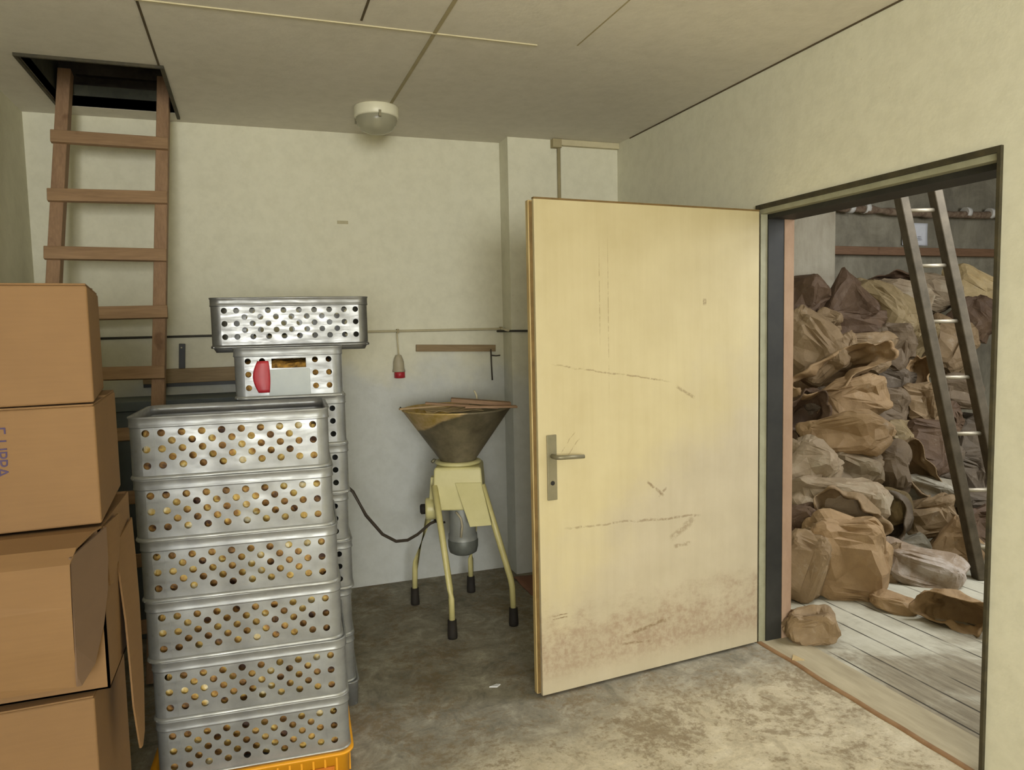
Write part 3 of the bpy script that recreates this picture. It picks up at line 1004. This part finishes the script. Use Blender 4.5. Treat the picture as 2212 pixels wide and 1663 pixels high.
for i, (x, y, z, w_, h_, d_, rot, kind, mt, label) in enumerate(SACKS):
    rnd = random.Random(100 + i)
    m = sack_mesh(w_, h_, d_, kind, i + 1)
    o = m.build('paper_sack', K[mt], None)
    yaw = math.atan2(-x, y) + rnd.uniform(-.3, .3)
    tilt = rnd.uniform(-.25, .1) if kind != 'open' else rnd.uniform(-.35, -.05)
    if z < .3:
        tilt *= .4
    o.matrix_world = Matrix.Translation((x, y, z)) @ (RZ(yaw) @ RX(tilt) @ RY(-radians(rot))).to_4x4()
    tag(o, label, 'sack', 'kraft paper sacks heaped in the store')

# floor debris in the store
rnd = random.Random(5)
tag(MB().prism([(2.16, 2.52, .006), (2.21, 2.50, .006), (2.20, 2.56, .006)], (0, 0, .004)).build('paper_scrap', K['pale']), 'small paper scrap at the foot of the brick post', 'scrap')

# ================================================================ BACK LEFT FURNITURE
t = thing('workbench', 'dark slate grey cabinet against the back wall behind the ladder', 'cabinet', (-.45, 4.04, 0))
MB().span((-.50, -.15, .0), (.50, .15, 1.12)).build('body', M['slate'], t, .004)
MB().span((-.515, -.17, 1.12), (.52, .16, 1.165)).build('top_board', M['slate'], t, .003)
for x in (-.25, .25):
    dr = MB().span((x - .24, -.158, .1), (x + .24, -.15, 1.08)).build('door', M['slate'], t, .002)
    MB().tube([(x + .2 * (-1 if x > 0 else 1), -.17, .62), (x + .2 * (-1 if x > 0 else 1), -.17, .72)], .005, 8).build('handle', M['steel'], dr)
t = thing('wall_plank', 'brown wooden plank fixed to the back wall right of the wooden ladder', 'plank', (-.24, 4.16, 1.265))
MB().span((-.28, -.02, -.036), (.40, .05, .036)).build('board', M['plank'], t, .003)
MB().span((-.28, -.012, -.054), (.40, .05, -.036)).build('shade_strip_below', M['metal_black'], t)  # black strip standing in for the shade under the plank
t = thing('iron_strap', 'short black iron strap standing above the wooden plank', 'bracket', (-.335, 4.19, 1.365))
MB().box((0, 0, 0), (.030, .012, .13), RY(.06)).build('strap', M['metal_black'], t, .002)
MB().tube([(0, -.01, .045), (0, -.005, .045)], .004, 8).build('screw', M['steel'], t)

# ================================================================ WOODEN LADDER
t = thing('wooden_ladder', 'brown wooden ladder leaning up into the ceiling hatch', 'ladder', (-.68, 3.40, 0))
def lad(x, z, dy=0.0):
    return Vector((x + .68, .0 + .2357 * z + dy, z))
for xa, xb in ((-.902, -.746), (-.452, -.331)):
    a0 = lad(xa, 0)
    a1 = lad(xb, 2.70)
    q = [a0 + Vector((-.027, 0, 0)), a0 + Vector((.027, 0, 0)), a0 + Vector((.027, -.062, .014)), a0 + Vector((-.027, -.062, .014))]
    MB().prism(q, a1 - a0).build('rail', M['ladder_z'], t, .003)
for i in range(9):
    z = 2.378 - i * .266
    k = z / 2.70
    xl = -.902 + (.156) * k - .036
    xr = -.452 + .121 * k + (.036 if i in (3, 7) else .028)
    cx = (xl + xr) / 2
    base = lad(cx, z)
    ang = math.atan(.2357)
    MB().box(base + Vector((0, -.075, .0)), (xr - xl, .026, .058), RX(-ang) @ RY(.012 * (-1) ** i)).build('rung', M['ladder_x'], t, .003)

# ================================================================ CRATES
def flat_panel(w, h, holes, rects, th, seg=14):
    """thin panel with real punched holes, in its own XZ plane"""
    cu = bpy.data.curves.new('p', 'CURVE')
    cu.dimensions = '2D'
    cu.fill_mode = 'BOTH'
    cu.extrude = th / 2

    def loop(pts):
        sp = cu.splines.new('POLY')
        sp.points.add(len(pts) - 1)
        for i, p in enumerate(pts):
            sp.points[i].co = (p[0], p[1], 0, 1)
        sp.use_cyclic_u = True
    loop([(-w / 2, 0), (w / 2, 0), (w / 2, h), (-w / 2, h)])
    for x, z, r in holes:
        loop([(x + r * cos(2 * pi * k / seg), z + r * sin(2 * pi * k / seg)) for k in range(seg)])
    for x0, z0, x1, z1 in rects:
        loop([(x0, z0), (x1, z0), (x1, z1), (x0, z1)])
    ob = bpy.data.objects.new('p', cu)
    COL.objects.link(ob)
    dg = bpy.context.evaluated_depsgraph_get()
    me = bpy.data.meshes.new_from_object(ob.evaluated_get(dg))
    bpy.data.objects.remove(ob)
    bpy.data.curves.remove(cu)
    return me


def ring_band(m, prof, lx, ly, r, seg=8):
    """sweep prof [(outset, z)] round a rounded rectangle (half sizes lx, ly, corner r)"""
    cs = []
    for sx, sy, a0 in ((1, 1, 0), (-1, 1, pi / 2), (-1, -1, pi), (1, -1, 3 * pi / 2)):
        for k in range(seg + 1):
            a = a0 + k / seg * pi / 2
            cs.append((sx * (lx - r), sy * (ly - r), cos(a), sin(a)))
    rings = []
    for o_, z in prof:
        rings.append([m.bm.verts.new((cx + (r + o_) * ca, cy + (r + o_) * sa, z)) for cx, cy, ca, sa in cs])
    n = len(cs)
    for A_, B_ in zip(rings, rings[1:] + rings[:1]):
        for k in range(n):
            f = m.bm.faces.new((A_[k], A_[(k + 1) % n], B_[(k + 1) % n], B_[k]))
            f.smooth = True
    return m


LX, LY, CR = .292, .194, .036
ROWS = (.041, .066, .091, .1155, .140)
def crate_meshes(slot):
    hr = .0111
    long_h = []
    for s_ in (-1, 1):
        for r_ in (0, 2, 4):
            long_h.append((s_ * .2435, ROWS[r_], hr))
    for c_ in range(8):
        for r_ in (0, 2, 4):
            long_h.append((-.200 + c_ * .0571, ROWS[r_], hr))
    for c_ in range(7):
        for r_ in (1, 3):
            long_h.append((-.1715 + c_ * .0571, ROWS[r_], hr))
    short_h = []
    for x in (-.145, -.095, .095, .145):
        for r_ in (0, 2, 4):
            short_h.append((x, ROWS[r_], hr))
    rects = []
    if slot:
        rects = [(-.062, .112, .062, .148)]
    else:
        for x in (-.047, 0, .047):
            for r_ in (0, 2, 4):
                short_h.append((x, ROWS[r_], hr))
    pl = flat_panel(2 * (LX - CR), .19, long_h, [], .0022)
    ps = flat_panel(2 * (LY - CR), .19, short_h, rects, .0022)
    bm = bmesh.new()
    for me, mats in ((pl, ((0, -LY, 0), (0, LY, pi))), (ps, ((LX, 0, pi / 2), (-LX, 0, -pi / 2)))):
        for x, y, a in mats:
            T = Matrix.Translation((x, y, 0)) @ Matrix.Rotation(a, 4, 'Z') @ Matrix.Rotation(pi / 2, 4, 'X')
            tmp = me.copy()
            tmp.transform(T)
            bm.from_mesh(tmp)
            bpy.data.meshes.remove(tmp)
    m = MB()
    m.bm.free()
    m.bm = bm
    # rounded corners
    for sx, sy, a0 in ((1, 1, 0), (-1, 1, pi / 2), (-1, -1, pi), (1, -1, 3 * pi / 2)):
        def cf(u, v, sx=sx, sy=sy, a0=a0, rr=CR + .0011):
            a = a0 + v * pi / 2
            return Vector((sx * (LX - CR) + rr * cos(a), sy * (LY - CR) + rr * sin(a), u * .19))
        m.grid(cf, 1, 8)
        m.grid(lambda u, v, cf=cf: cf(u, v, rr=CR - .0011), 1, 8)
    # bottom sheet and tapered foot
    m.box((0, 0, .002), (2 * LX - .01, 2 * LY - .01, .003))
    for x in (-.223, .223):
        for y in (-LY - .0016, LY + .0016):
            m.box((x, y, .085), (.005, .0030, .146))
    shell = m.mesh('shell')
    m = MB()
    ring_band(m, [(-.022, -.018), (-.012, -.018), (-.003, -.002), (-.003, .006), (-.012, .006)], LX, LY, CR)
    foot = m.mesh('foot')
    m = MB()
    ring_band(m, [(.0015, .158), (.0035, .1565), (.0050, .1595), (.0035, .1625), (.0032, .183), (.0055, .186), (.0055, .190), (-.004, .190), (-.004, .158)], LX, LY, CR)
    rim = m.mesh('rim')
    m = MB()
    ring_band(m, [(.001, .010), (.004, .008), (.0062, .0035), (.0062, -.0005), (.0035, -.003), (-.002, -.002), (-.002, .010)], LX, LY, CR)
    lip = m.mesh('lip')
    return shell, foot, rim, lip


CM = crate_meshes(False)
CMS = crate_meshes(True)
def crate(name, label, group, x, y, z, rz, meshes, mats, col='crate'):
    t = thing(name, label, col, (x, y, z), rz, group)
    for nm, me, mt in zip(('shell', 'foot', 'rim', 'base_bead'), meshes, (mats[0], mats[0], mats[0], mats[1])):
        me2 = me if me.materials and me.materials[0] == mt else (me if not me.materials else me.copy())
        if not me2.materials:
            me2.materials.append(mt)
        elif me2.materials[0] != mt:
            me2.materials[0] = mt
        o = bpy.data.objects.new(nm, me2)
        COL.objects.link(o)
        o.parent = t
    return t


ords = ['topmost of the front stack, open', 'second from the top of the front stack', 'third from the top of the front stack',
        'fourth from the top of the front stack', 'fifth from the top of the front stack', 'lowest grey one of the front stack, on the yellow crate']
front = [(-.366, 2.440, .234, 2.408, 1.045), (-.362, 2.434, .238, 2.396, .855), (-.355, 2.436, .244, 2.392, .665),
         (-.350, 2.430, .249, 2.398, .475), (-.342, 2.430, .257, 2.390, .285), (-.340, 2.428, .259, 2.390, .095)]
MA = (M['alu'], M['alu_lip'])
for i, (ax_, ay, bx, by, z) in enumerate(front):
    rz = math.atan2(by - ay, bx - ax_)
    mx, my = (ax_ + bx) / 2, (ay + by) / 2
    cx, cy = mx - sin(rz) * .2, my + cos(rz) * .2
    crate('bread_crate', 'grey perforated metal crate, ' + ords[i], 'perforated crates of the front stack', cx, cy, z, rz, CM, MA)
    m = MB()
    def lump(u, v, i=i):
        # lumpy block of filling: rounded box, u round the side, v up
        a = 2 * pi * v
        ca, sa = cos(a), sin(a)
        rr = (abs(ca) ** 12 + abs(sa) ** 12) ** (-1 / 12)
        lf = min(1, u / .7)
        top = max(0, (u - .7) / .3)
        zz = .008 + .135 * lf + .008 * noise.noise(Vector((ca * 9, sa * 9, i))) * (1 if u > .6 else 0)
        k = (1 - top)
        P = Vector((ca * rr * .2835 * k, sa * rr * .1855 * k, zz))
        d_ = .5 + .5 * noise.noise(Vector((P.x * 38, P.y * 38, P.z * 38 + i * 7)))
        d2 = .5 + .5 * noise.noise(Vector((P.x * 9, P.y * 9, P.z * 9 + i * 3)))
        n_ = Vector((0 if abs(ca) < abs(sa) else ca, 0 if abs(sa) < abs(ca) else sa, 0))
        return P - n_ * (d_ * .020 + max(0, d2 - .35) * .09)
    m.grid(lump, 34, 260, True, True)
    gr = m.build('grain_fill', M['fill'], None)
    gr.location = (cx, cy, z)
    gr.rotation_euler = (0, 0, rz)
    tag(gr, 'lumpy amber filling showing through the holes of the ' + ords[i].split(',')[0].replace(' grey one', '') .replace('topmost', 'topmost crate')
        .replace('from the top', 'crate from the top').replace('lowest', 'lowest grey crate') + ('' if 'front stack' in ords[i].split(',')[0] else ' of the front stack'), 'filling', None, 'stuff')

# yellow crate under the front stack
t = thing('yellow_crate', 'yellow plastic crate at the very bottom of the front crate stack', 'crate', (-.040, 2.605, 0), -.06)
m = MB()
ring_band(m, [(.0, .0), (.004, .085), (.012, .087), (.012, .092), (.018, .094), (.018, .100), (-.004, .100), (-.004, .003), (-.002, .0)], .298, .200, .03)
m.box((0, 0, .004), (.58, .385, .006))
for i in range(15):
    x = -.26 + i * .037
    for y in (-.203, .203):
        m.box((x, y, .043), (.006, .008, .08))
for i in range(9):
    y = -.15 + i * .0375
    for x in (-.301, .301):
        m.box((x, y, .043), (.008, .006, .08))
m.build('body', M['yellow'], t)
tag(MB().box((.20, -.2062, .040), (.10, .003, .030)).build('name_plate', mottled('dark_orange', (190, 104, 20), (200, 116, 28), 20), t), 'darker orange plate')

# rear stack: short sides face the camera
bx0, by0, brz = .158, 3.17, -.06
rear_lab = ['crate with a red label and amber slot, second in the rear stack',
            'third from the top of the rear stack', 'fourth from the top of the rear stack', 'fifth from the top of the rear stack',
            'sixth from the top of the rear stack', 'seventh from the top of the rear stack', 'lowest full-height one of the rear stack']
for i in range(7):
    z = 1.235 - i * .19
    tt = crate('bread_crate', 'grey perforated metal ' + rear_lab[i] if i == 0 else 'grey perforated metal crate, ' + rear_lab[i],
               'perforated crates of the rear stack', bx0 + .002 * ((i * 7) % 5 - 2), by0 + .003 * ((i * 3) % 4), z, brz + pi / 2 + .006 * ((i * 5) % 3 - 1), CMS if i == 0 else CM, MA)
    if i == 0:
        # the label end faces the camera: local -X side
        tag(MB().box((-LX - .0030, 0, .058), (.002, .150, .098)).build('label_plate', M['plate'], tt, .0005), 'plain grey plate')
        m = MB()
        def lab(u, v):
            y = .112 - .040 * u + .022 * sin(v * pi) * (1 - u) - .004 * sin(v * pi)
            return Vector((-LX - .0042 - .004 * sin(u * pi), y, .022 + .118 * v))
        m.grid(lab, 8, 10)
        ob = m.build('red_label', M['red'], tt)
        md = ob.modifiers.new('thick', 'SOLIDIFY'); md.thickness = .0012
        # grain heaped inside
        m = MB()
        def heap(u, v):
            x = -.262 + .52 * u
            y = -.165 + .33 * v
            e = min(u, 1 - u, v, 1 - v) * 8
            return Vector((x, y, .128 + .012 * noise.noise(Vector((x * 14, y * 14, 1))) + .006 * noise.noise(Vector((x * 50, y * 50, 1))) if e > 0 else .006))
        m.grid(heap, 60, 40)
        gr = m.build('grain', M['grain'], None)
        gr.location = (bx0 - .008, by0, z)
        gr.rotation_euler = (0, 0, brz + pi / 2 - .015)
        tag(gr, 'amber grain filling the red-labelled crate, seen through its slot', 'grain', None, 'stuff')
crate('bread_crate', 'shiny perforated metal crate on top of the rear stack, set crosswise', 'perforated crates of the rear stack',
      .164, 3.175, 1.425, -.035, CM, (M['alu_bright'], M['alu_bright']))
t = thing('base_crate', 'low grey crate at the floor under the rear stack', 'crate', (bx0, by0, 0), brz + pi / 2)
m = MB()
ring_band(m, [(.0, .0), (.004, .090), (.008, .094), (.008, .098), (-.004, .098), (-.004, .003), (-.002, .0)], .298, .200, .03)
m.box((0, 0, .004), (.58, .385, .006))
m.build('body', M['alu'], t)

# ================================================================ CARTONS
def carton(label, corner, rz, w_, d_, h_, flaps=True):
    """corner = right front bottom corner; the carton runs left and back from it"""
    t = thing('cardboard_carton', label, 'box', corner, rz, 'stacked cardboard cartons at the left')
    m = MB()
    m.span((-w_, 0, .001), (0, d_, h_ - .004))
    m.build('body', M['card'], t, .005, 3)
    for y0_, y1_ in ((.002, d_ / 2 - .001), (d_ / 2 + .001, d_ - .002)):
        MB().span((-w_ + .002, y0_, h_ - .004), (-.002, y1_, h_)).build('top_flap', M['card'], t, .0015)
    MB().span((-w_ + .001, d_ / 2 - .025, h_), (-.001, d_ / 2 + .025, h_ + .0004)).build('tape', M['tape'], t)
    return t


YC = 1.75
c1 = carton('closed brown carton at the top of the left stack', (-.314, YC, 1.342), .122, .58, .42, .250)
c2 = carton('closed brown carton with violet lettering, second from the top of the left stack', (-.315, YC, 1.082), .061, .60, .42, .258)
c4 = carton('large brown carton at the floor under the open-flapped one', (-.350, YC - .01, 0), .03, .60, .46, .712)
# lettering on the second carton
cu = bpy.data.curves.new('lettering', 'FONT')
cu.body = 'E-UPPA'
cu.size = .034
cu.space_character = .95
cu.extrude = .0003
tmp = bpy.data.objects.new('tmp', cu)
COL.objects.link(tmp)
me = bpy.data.meshes.new_from_object(tmp.evaluated_get(bpy.context.evaluated_depsgraph_get()))
bpy.data.objects.remove(tmp)
o = bpy.data.objects.new('lettering', me)
COL.objects.link(o)
me.materials.append(M['ink'])
o.parent = c2
# text runs downward, letter tops to the right
o.matrix_local = Matrix.Translation((-.183, -.0012, .222)) @ Matrix.Rotation(pi / 2, 4, 'X') @ Matrix.Rotation(-pi / 2, 4, 'Z')
MB().box((-.188, -.0005, .050), (.014, .001, .036)).build('printed_mark', M['ink_red'], c2)

# third carton: flaps folded down over its front and right side
c3 = thing('cardboard_carton', 'brown carton with its top flaps hanging open, third in the left stack', 'box', (-.322, YC + .01, .715), 0, 'stacked cardboard cartons at the left')
cb = Vector((-.322, YC + .01, .715))
m = MB()
W3, D3, H3 = .62, .40, .355
m.span((-W3, 0, 0), (0, D3, .004)).span((-W3, 0, 0), (-W3 + .005, D3, H3)).span((-W3, 0, 0), (0, .005, H3)).span((-W3, D3 - .005, 0), (0, D3, H3)).span((-.005, 0, 0), (0, D3, H3))
m.span((-W3 + .005, .005, H3 - .012), (-.005, D3 - .005, H3 - .006))
m.build('body', M['card'], c3)


def sheet_strip(rows, th):
    """rows: list of (left point, right point) world; a bent cardboard sheet"""
    m = MB()
    r_ = [[m.bm.verts.new(Vector(a) - cb), m.bm.verts.new(Vector(b_) - cb)] for a, b_ in rows]
    for p_, q_ in zip(r_, r_[1:]):
        m.bm.faces.new((p_[0], p_[1], q_[1], q_[0]))
    return m


def flap(name, rows, mat, th=.004):
    o = sheet_strip(rows, th).build(name, mat, c3)
    md = o.modifiers.new('thick', 'SOLIDIFY')
    md.thickness = th
    md.offset = 0
    return o


flap('front_flap', [((-.93, 1.755, 1.074), (-.318, 1.758, 1.074)), ((-.94, 1.70, 1.078), (-.326, 1.715, 1.075)), ((-.95, 1.635, 1.066), (-.344, 1.645, 1.062)),
                    ((-.955, 1.605, 1.040), (-.351, 1.615, 1.038)), ((-.96, 1.60, .95), (-.355, 1.625, .95)), ((-.965, 1.62, .86), (-.359, 1.64, .86)), ((-.97, 1.66, .775), (-.363, 1.665, .772))], M['card'])
flap('side_flap', [((-.352, 1.622, 1.050), (-.313, 1.772, 1.070)), ((-.3545, 1.630, .985), (-.3145, 1.778, 1.000)), ((-.3565, 1.636, .92), (-.3185, 1.775, .93)),
                   ((-.3585, 1.642, .86), (-.326, 1.750, .862)), ((-.361, 1.650, .80), (-.338, 1.705, .798)), ((-.362, 1.655, .775), (-.356, 1.662, .773))], M['card_shade'])
flap('corner_flap', [((-.319, 1.785, 1.068), (-.312, 1.92, 1.064)), ((-.319, 1.79, 1.02), (-.310, 1.91, 1.01)), ((-.319, 1.80, .97), (-.312, 1.89, .965)), ((-.321, 1.82, .925), (-.318, 1.84, .925))], M['card'])
flap('rear_flap', [((-.325, 1.95, .985), (-.315, 2.13, 1.005)), ((-.318, 1.93, .90), (-.309, 2.11, .91)), ((-.310, 1.92, .80), (-.301, 2.07, .80)),
                   ((-.304, 1.90, .70), (-.294, 2.02, .70)), ((-.302, 1.90, .60), (-.291, 1.99, .61)), ((-.300, 1.93, .50), (-.293, 1.97, .50)), ((-.300, 1.945, .47), (-.297, 1.955, .47))], M['card'])

# ================================================================ MILL
ML = Vector((.975, 3.60, 0))
t = thing('grain_mill', 'cream enamelled grain mill on four splayed legs with a cone hopper', 'mill', ML, -.35)
R1 = RZ(-.35)
R1i = R1.inverted()
def ml(x, y, z):
    return R1i @ (Vector((x, y, z)) - ML)
m = MB()
m.lathe([(.085, .806), (.088, .80), (.092, .815), (.272, 1.070), (.277, 1.072), (.279, 1.078), (.273, 1.080), (.268, 1.072), (.086, .818), (.080, .806)], (0, 0, 0), 56)
hp = m.build('hopper', M['hopper'], t)
hp_m = hp.data
# hopper shading coordinates start at its neck
hp_m.transform(Matrix.Translation((0, 0, -.80)))
hp.location = (0, 0, .80)
MB().lathe([(.0, .79), (.100, .79), (.118, .797), (.118, .806), (.104, .812), (.082, .812), (.082, .80), (0, .80)], (0, 0, 0), 40).build('neck_plate', M['cream_metal'], t)
m = MB()
# body casting: square top flaring to the front and side
def quadring(z, x0, x1, y0, y1):
    return [m.bm.verts.new(v) for v in ((x0, y0, z), (x1, y0, z), (x1, y1, z), (x0, y1, z))]
rg = [quadring(.790, -.108, .118, -.105, .105), quadring(.775, -.113, .123, -.11, .11), quadring(.70, -.117, .128, -.115, .11),
      quadring(.575, -.118, .132, -.118, .11)]
for A_, B_ in zip(rg, rg[1:]):
    for k in range(4):
        m.bm.faces.new((A_[k], A_[(k + 1) % 4], B_[(k + 1) % 4], B_[k]))
m.bm.faces.new(rg[0])
m.bm.faces.new(rg[-1][::-1])
m.build('body', M['cream_metal'], t, .008, 3)
# outlet chute
m = MB()
a_ = [(-.01, -.118, .715), (.122, -.118, .715), (.122, -.05, .70), (-.01, -.05, .70)]
b_ = [(.066, -.205, .515), (.172, -.205, .522), (.172, -.12, .522), (.066, -.12, .515)]
va = [m.bm.verts.new(p_) for p_ in a_]
vb = [m.bm.verts.new(p_) for p_ in b_]
for k in range(4):
    m.bm.faces.new((va[k], va[(k + 1) % 4], vb[(k + 1) % 4], vb[k]))
m.bm.faces.new(va)
o = m.build('outlet_chute', M['cream_metal'], t, .003)
md = o.modifiers.new('thick', 'SOLIDIFY'); md.thickness = .004
# motor
MB().lathe([(0, .62), (.064, .62), (.068, .605), (.068, .43), (.074, .428), (.075, .39)], (.015, -.01, 0), 32).build('motor_housing', M['motor'], t)
MB().lathe([(.075, .402), (.078, .395), (.077, .365), (.070, .337), (.052, .326), (0, .323)], (.015, -.01, 0), 32).build('motor_cap', M['motor_dark'], t)
MB().tube([(-.01, -.085, .56), (.015, -.095, .53), (.02, -.092, .49), (.012, -.09, .43)], .006, 8).build('motor_wire', M['plug_white'], t)
# switch gear box on the left with a black knob
MB().lathe([(0, 0), (.050, 0), (.056, .008), (.056, .05), (.05, .058), (0, .058)], (0, 0, 0), 28)
o = MB().tube([(-.11, -.02, .565), (-.165, -.03, .565), (-.172, -.031, .565)], [.056, .056, .048], 24).build('switch_box', M['cream_metal'], t, .004)
MB().tube([(-.172, -.031, .565), (-.192, -.035, .565), (-.197, -.036, .565)], [.026, .026, .018], 16).build('switch_knob', M['rubber'], t)
MB().box((-.13, -.02, .655), (.03, .05, .15), RY(.1)).build('side_bracket', M['cream_metal'], t, .004)
MB().tube([(-.125, -.04, .51), (-.10, -.06, .495), (-.07, -.05, .50)], .006, 8).build('cable_gland', M['rubber'], t)
# legs
feet = [((.776, 3.826), (-.105, .09)), ((.850, 3.327), (-.112, -.108)), ((1.173, 3.359), (.125, -.10)), ((1.108, 3.887), (.11, .095))]
for (fx, fy), (bx, by) in feet:
    f_ = ml(fx, fy, 0)
    top = Vector((bx, by, .70))
    fl_ = Vector((f_.x, f_.y, .0))
    knee = top.lerp(Vector((f_.x, f_.y, .20)), .93)
    kn2 = Vector((f_.x, f_.y, .17)).lerp(knee, .35)
    lg = MB().tube([top, top.lerp(knee, .5), knee, kn2, Vector((f_.x, f_.y, .075))], [.0165, .016, .0155, .015, .0145], 12).build('leg', M['cream_leg'], t)
    MB().lathe([(0, 0), (.023, 0), (.024, .012), (.021, .09), (0, .092)], (f_.x, f_.y, 0), 16).build('rubber_foot', M['rubber'], lg)
MB().tube([Vector((-.118, .06, .795)), Vector((-.13, .06, .80)), Vector((-.14, .05, .79))], .009, 8).build('clamp', M['steel'], t)

# power cable
tag(MB().tube([(.845, 3.585, .508), (.815, 3.58, .50), (.74, 3.54, .463), (.682, 3.50, .452), (.62, 3.47, .462), (.55, 3.43, .515), (.47, 3.39, .625), (.41, 3.35, .75),
               (.35, 3.50, .80), (.25, 3.75, .6), (.20, 4.0, .25), (.22, 4.1, .012), (.4, 4.15, .010)], .0075, 10).build('power_cable', M['cable']),
    'dark cable sagging from the mill switch to behind the rear crate stack', 'cable')

# sticks and paper lying across the hopper
def stick(name, label, x, y, z, L_, w_, h_, rz, ry, mat, cat='board'):
    o = MB().box((0, 0, 0), (L_, w_, h_)).build(name, mat, None, .002)
    o.matrix_world = Matrix.Translation((x, y, z)) @ (RZ(rz) @ RY(ry)).to_4x4()
    return tag(o, label, cat)


stick('wood_board', 'thick brown board lying over the right of the hopper rim', 1.08, 3.52, 1.108, .30, .07, .020, -.25, .10, M['stick'])
stick('wood_lath', 'thin brown lath lying across the middle of the hopper', .97, 3.48, 1.100, .36, .028, .011, -.20, .10, M['stick'])
stick('wood_lath', 'pale thin lath sticking out over the left of the hopper rim', .86, 3.60, 1.091, .36, .022, .009, .04, -.02, mottled('pale_lath', (168, 142, 104), (184, 158, 118), 8))
stick('wood_board', 'flat pale slat on the right front of the hopper rim', 1.11, 3.45, 1.089, .26, .05, .010, -.18, .03, mottled('pale_slat', (156, 122, 92), (172, 140, 108), 8), 'board')
s = MB()
def pap(u, v):
    x = -.14 + .28 * u
    y = -.11 + .22 * v
    return Vector((x, y, .012 * noise.noise(Vector((x * 18, y * 18, 4)))))
s.grid(pap, 16, 12, False)
o = s.build('kraft_paper', K['pale'])
o.location = (.93, 3.55, 1.078)
md = o.modifiers.new('thick', 'SOLIDIFY'); md.thickness = .0015
tag(o, 'crumpled pale paper lying in the mouth of the hopper', 'paper')
t2 = MB().tube([(1.073, 3.56, 1.118), (1.068, 3.555, 1.14), (1.06, 3.55, 1.155), (1.055, 3.55, 1.165)], .005, 8).build('bent_wire', M['batten'])
tag(t2, 'small bent pale wire standing up on the hopper boards', 'wire')
t2 = MB().tube([(.715, 3.60, 1.088), (.70, 3.598, 1.084), (.688, 3.60, 1.088), (.69, 3.61, 1.094)], .004, 8).build('wire_hook', M['cable'])
tag(t2, 'small wire hook at the left tip of the long pale lath', 'hook')

# ================================================================ FLOOR BITS
s = MB()
s.prism([(0, 0, 0), (.035, .012, 0), (.05, .004, 0), (.03, -.012, 0)], (0, 0, .004))
o = s.build('paper_scrap', M['paper'])
o.location = (.865, 2.80, 0)
tag(o, 'tiny pale scrap on the dark floor left of the door edge', 'scrap')
s = MB()
def mat_(u, v):
    x = .62 * u
    y = .30 * v
    return Vector((x, y, .006 + .02 * max(0, noise.noise(Vector((x * 6, y * 6, 2))))))
s.grid(mat_, 20, 10)
o = s.build('floor_board', M['debris_red'])
o.location = (1.40, 3.70, 0)
md = o.modifiers.new('thick', 'SOLIDIFY'); md.thickness = .006
tag(o, 'reddish brown board lying at the foot of the pier behind the door', 'board')
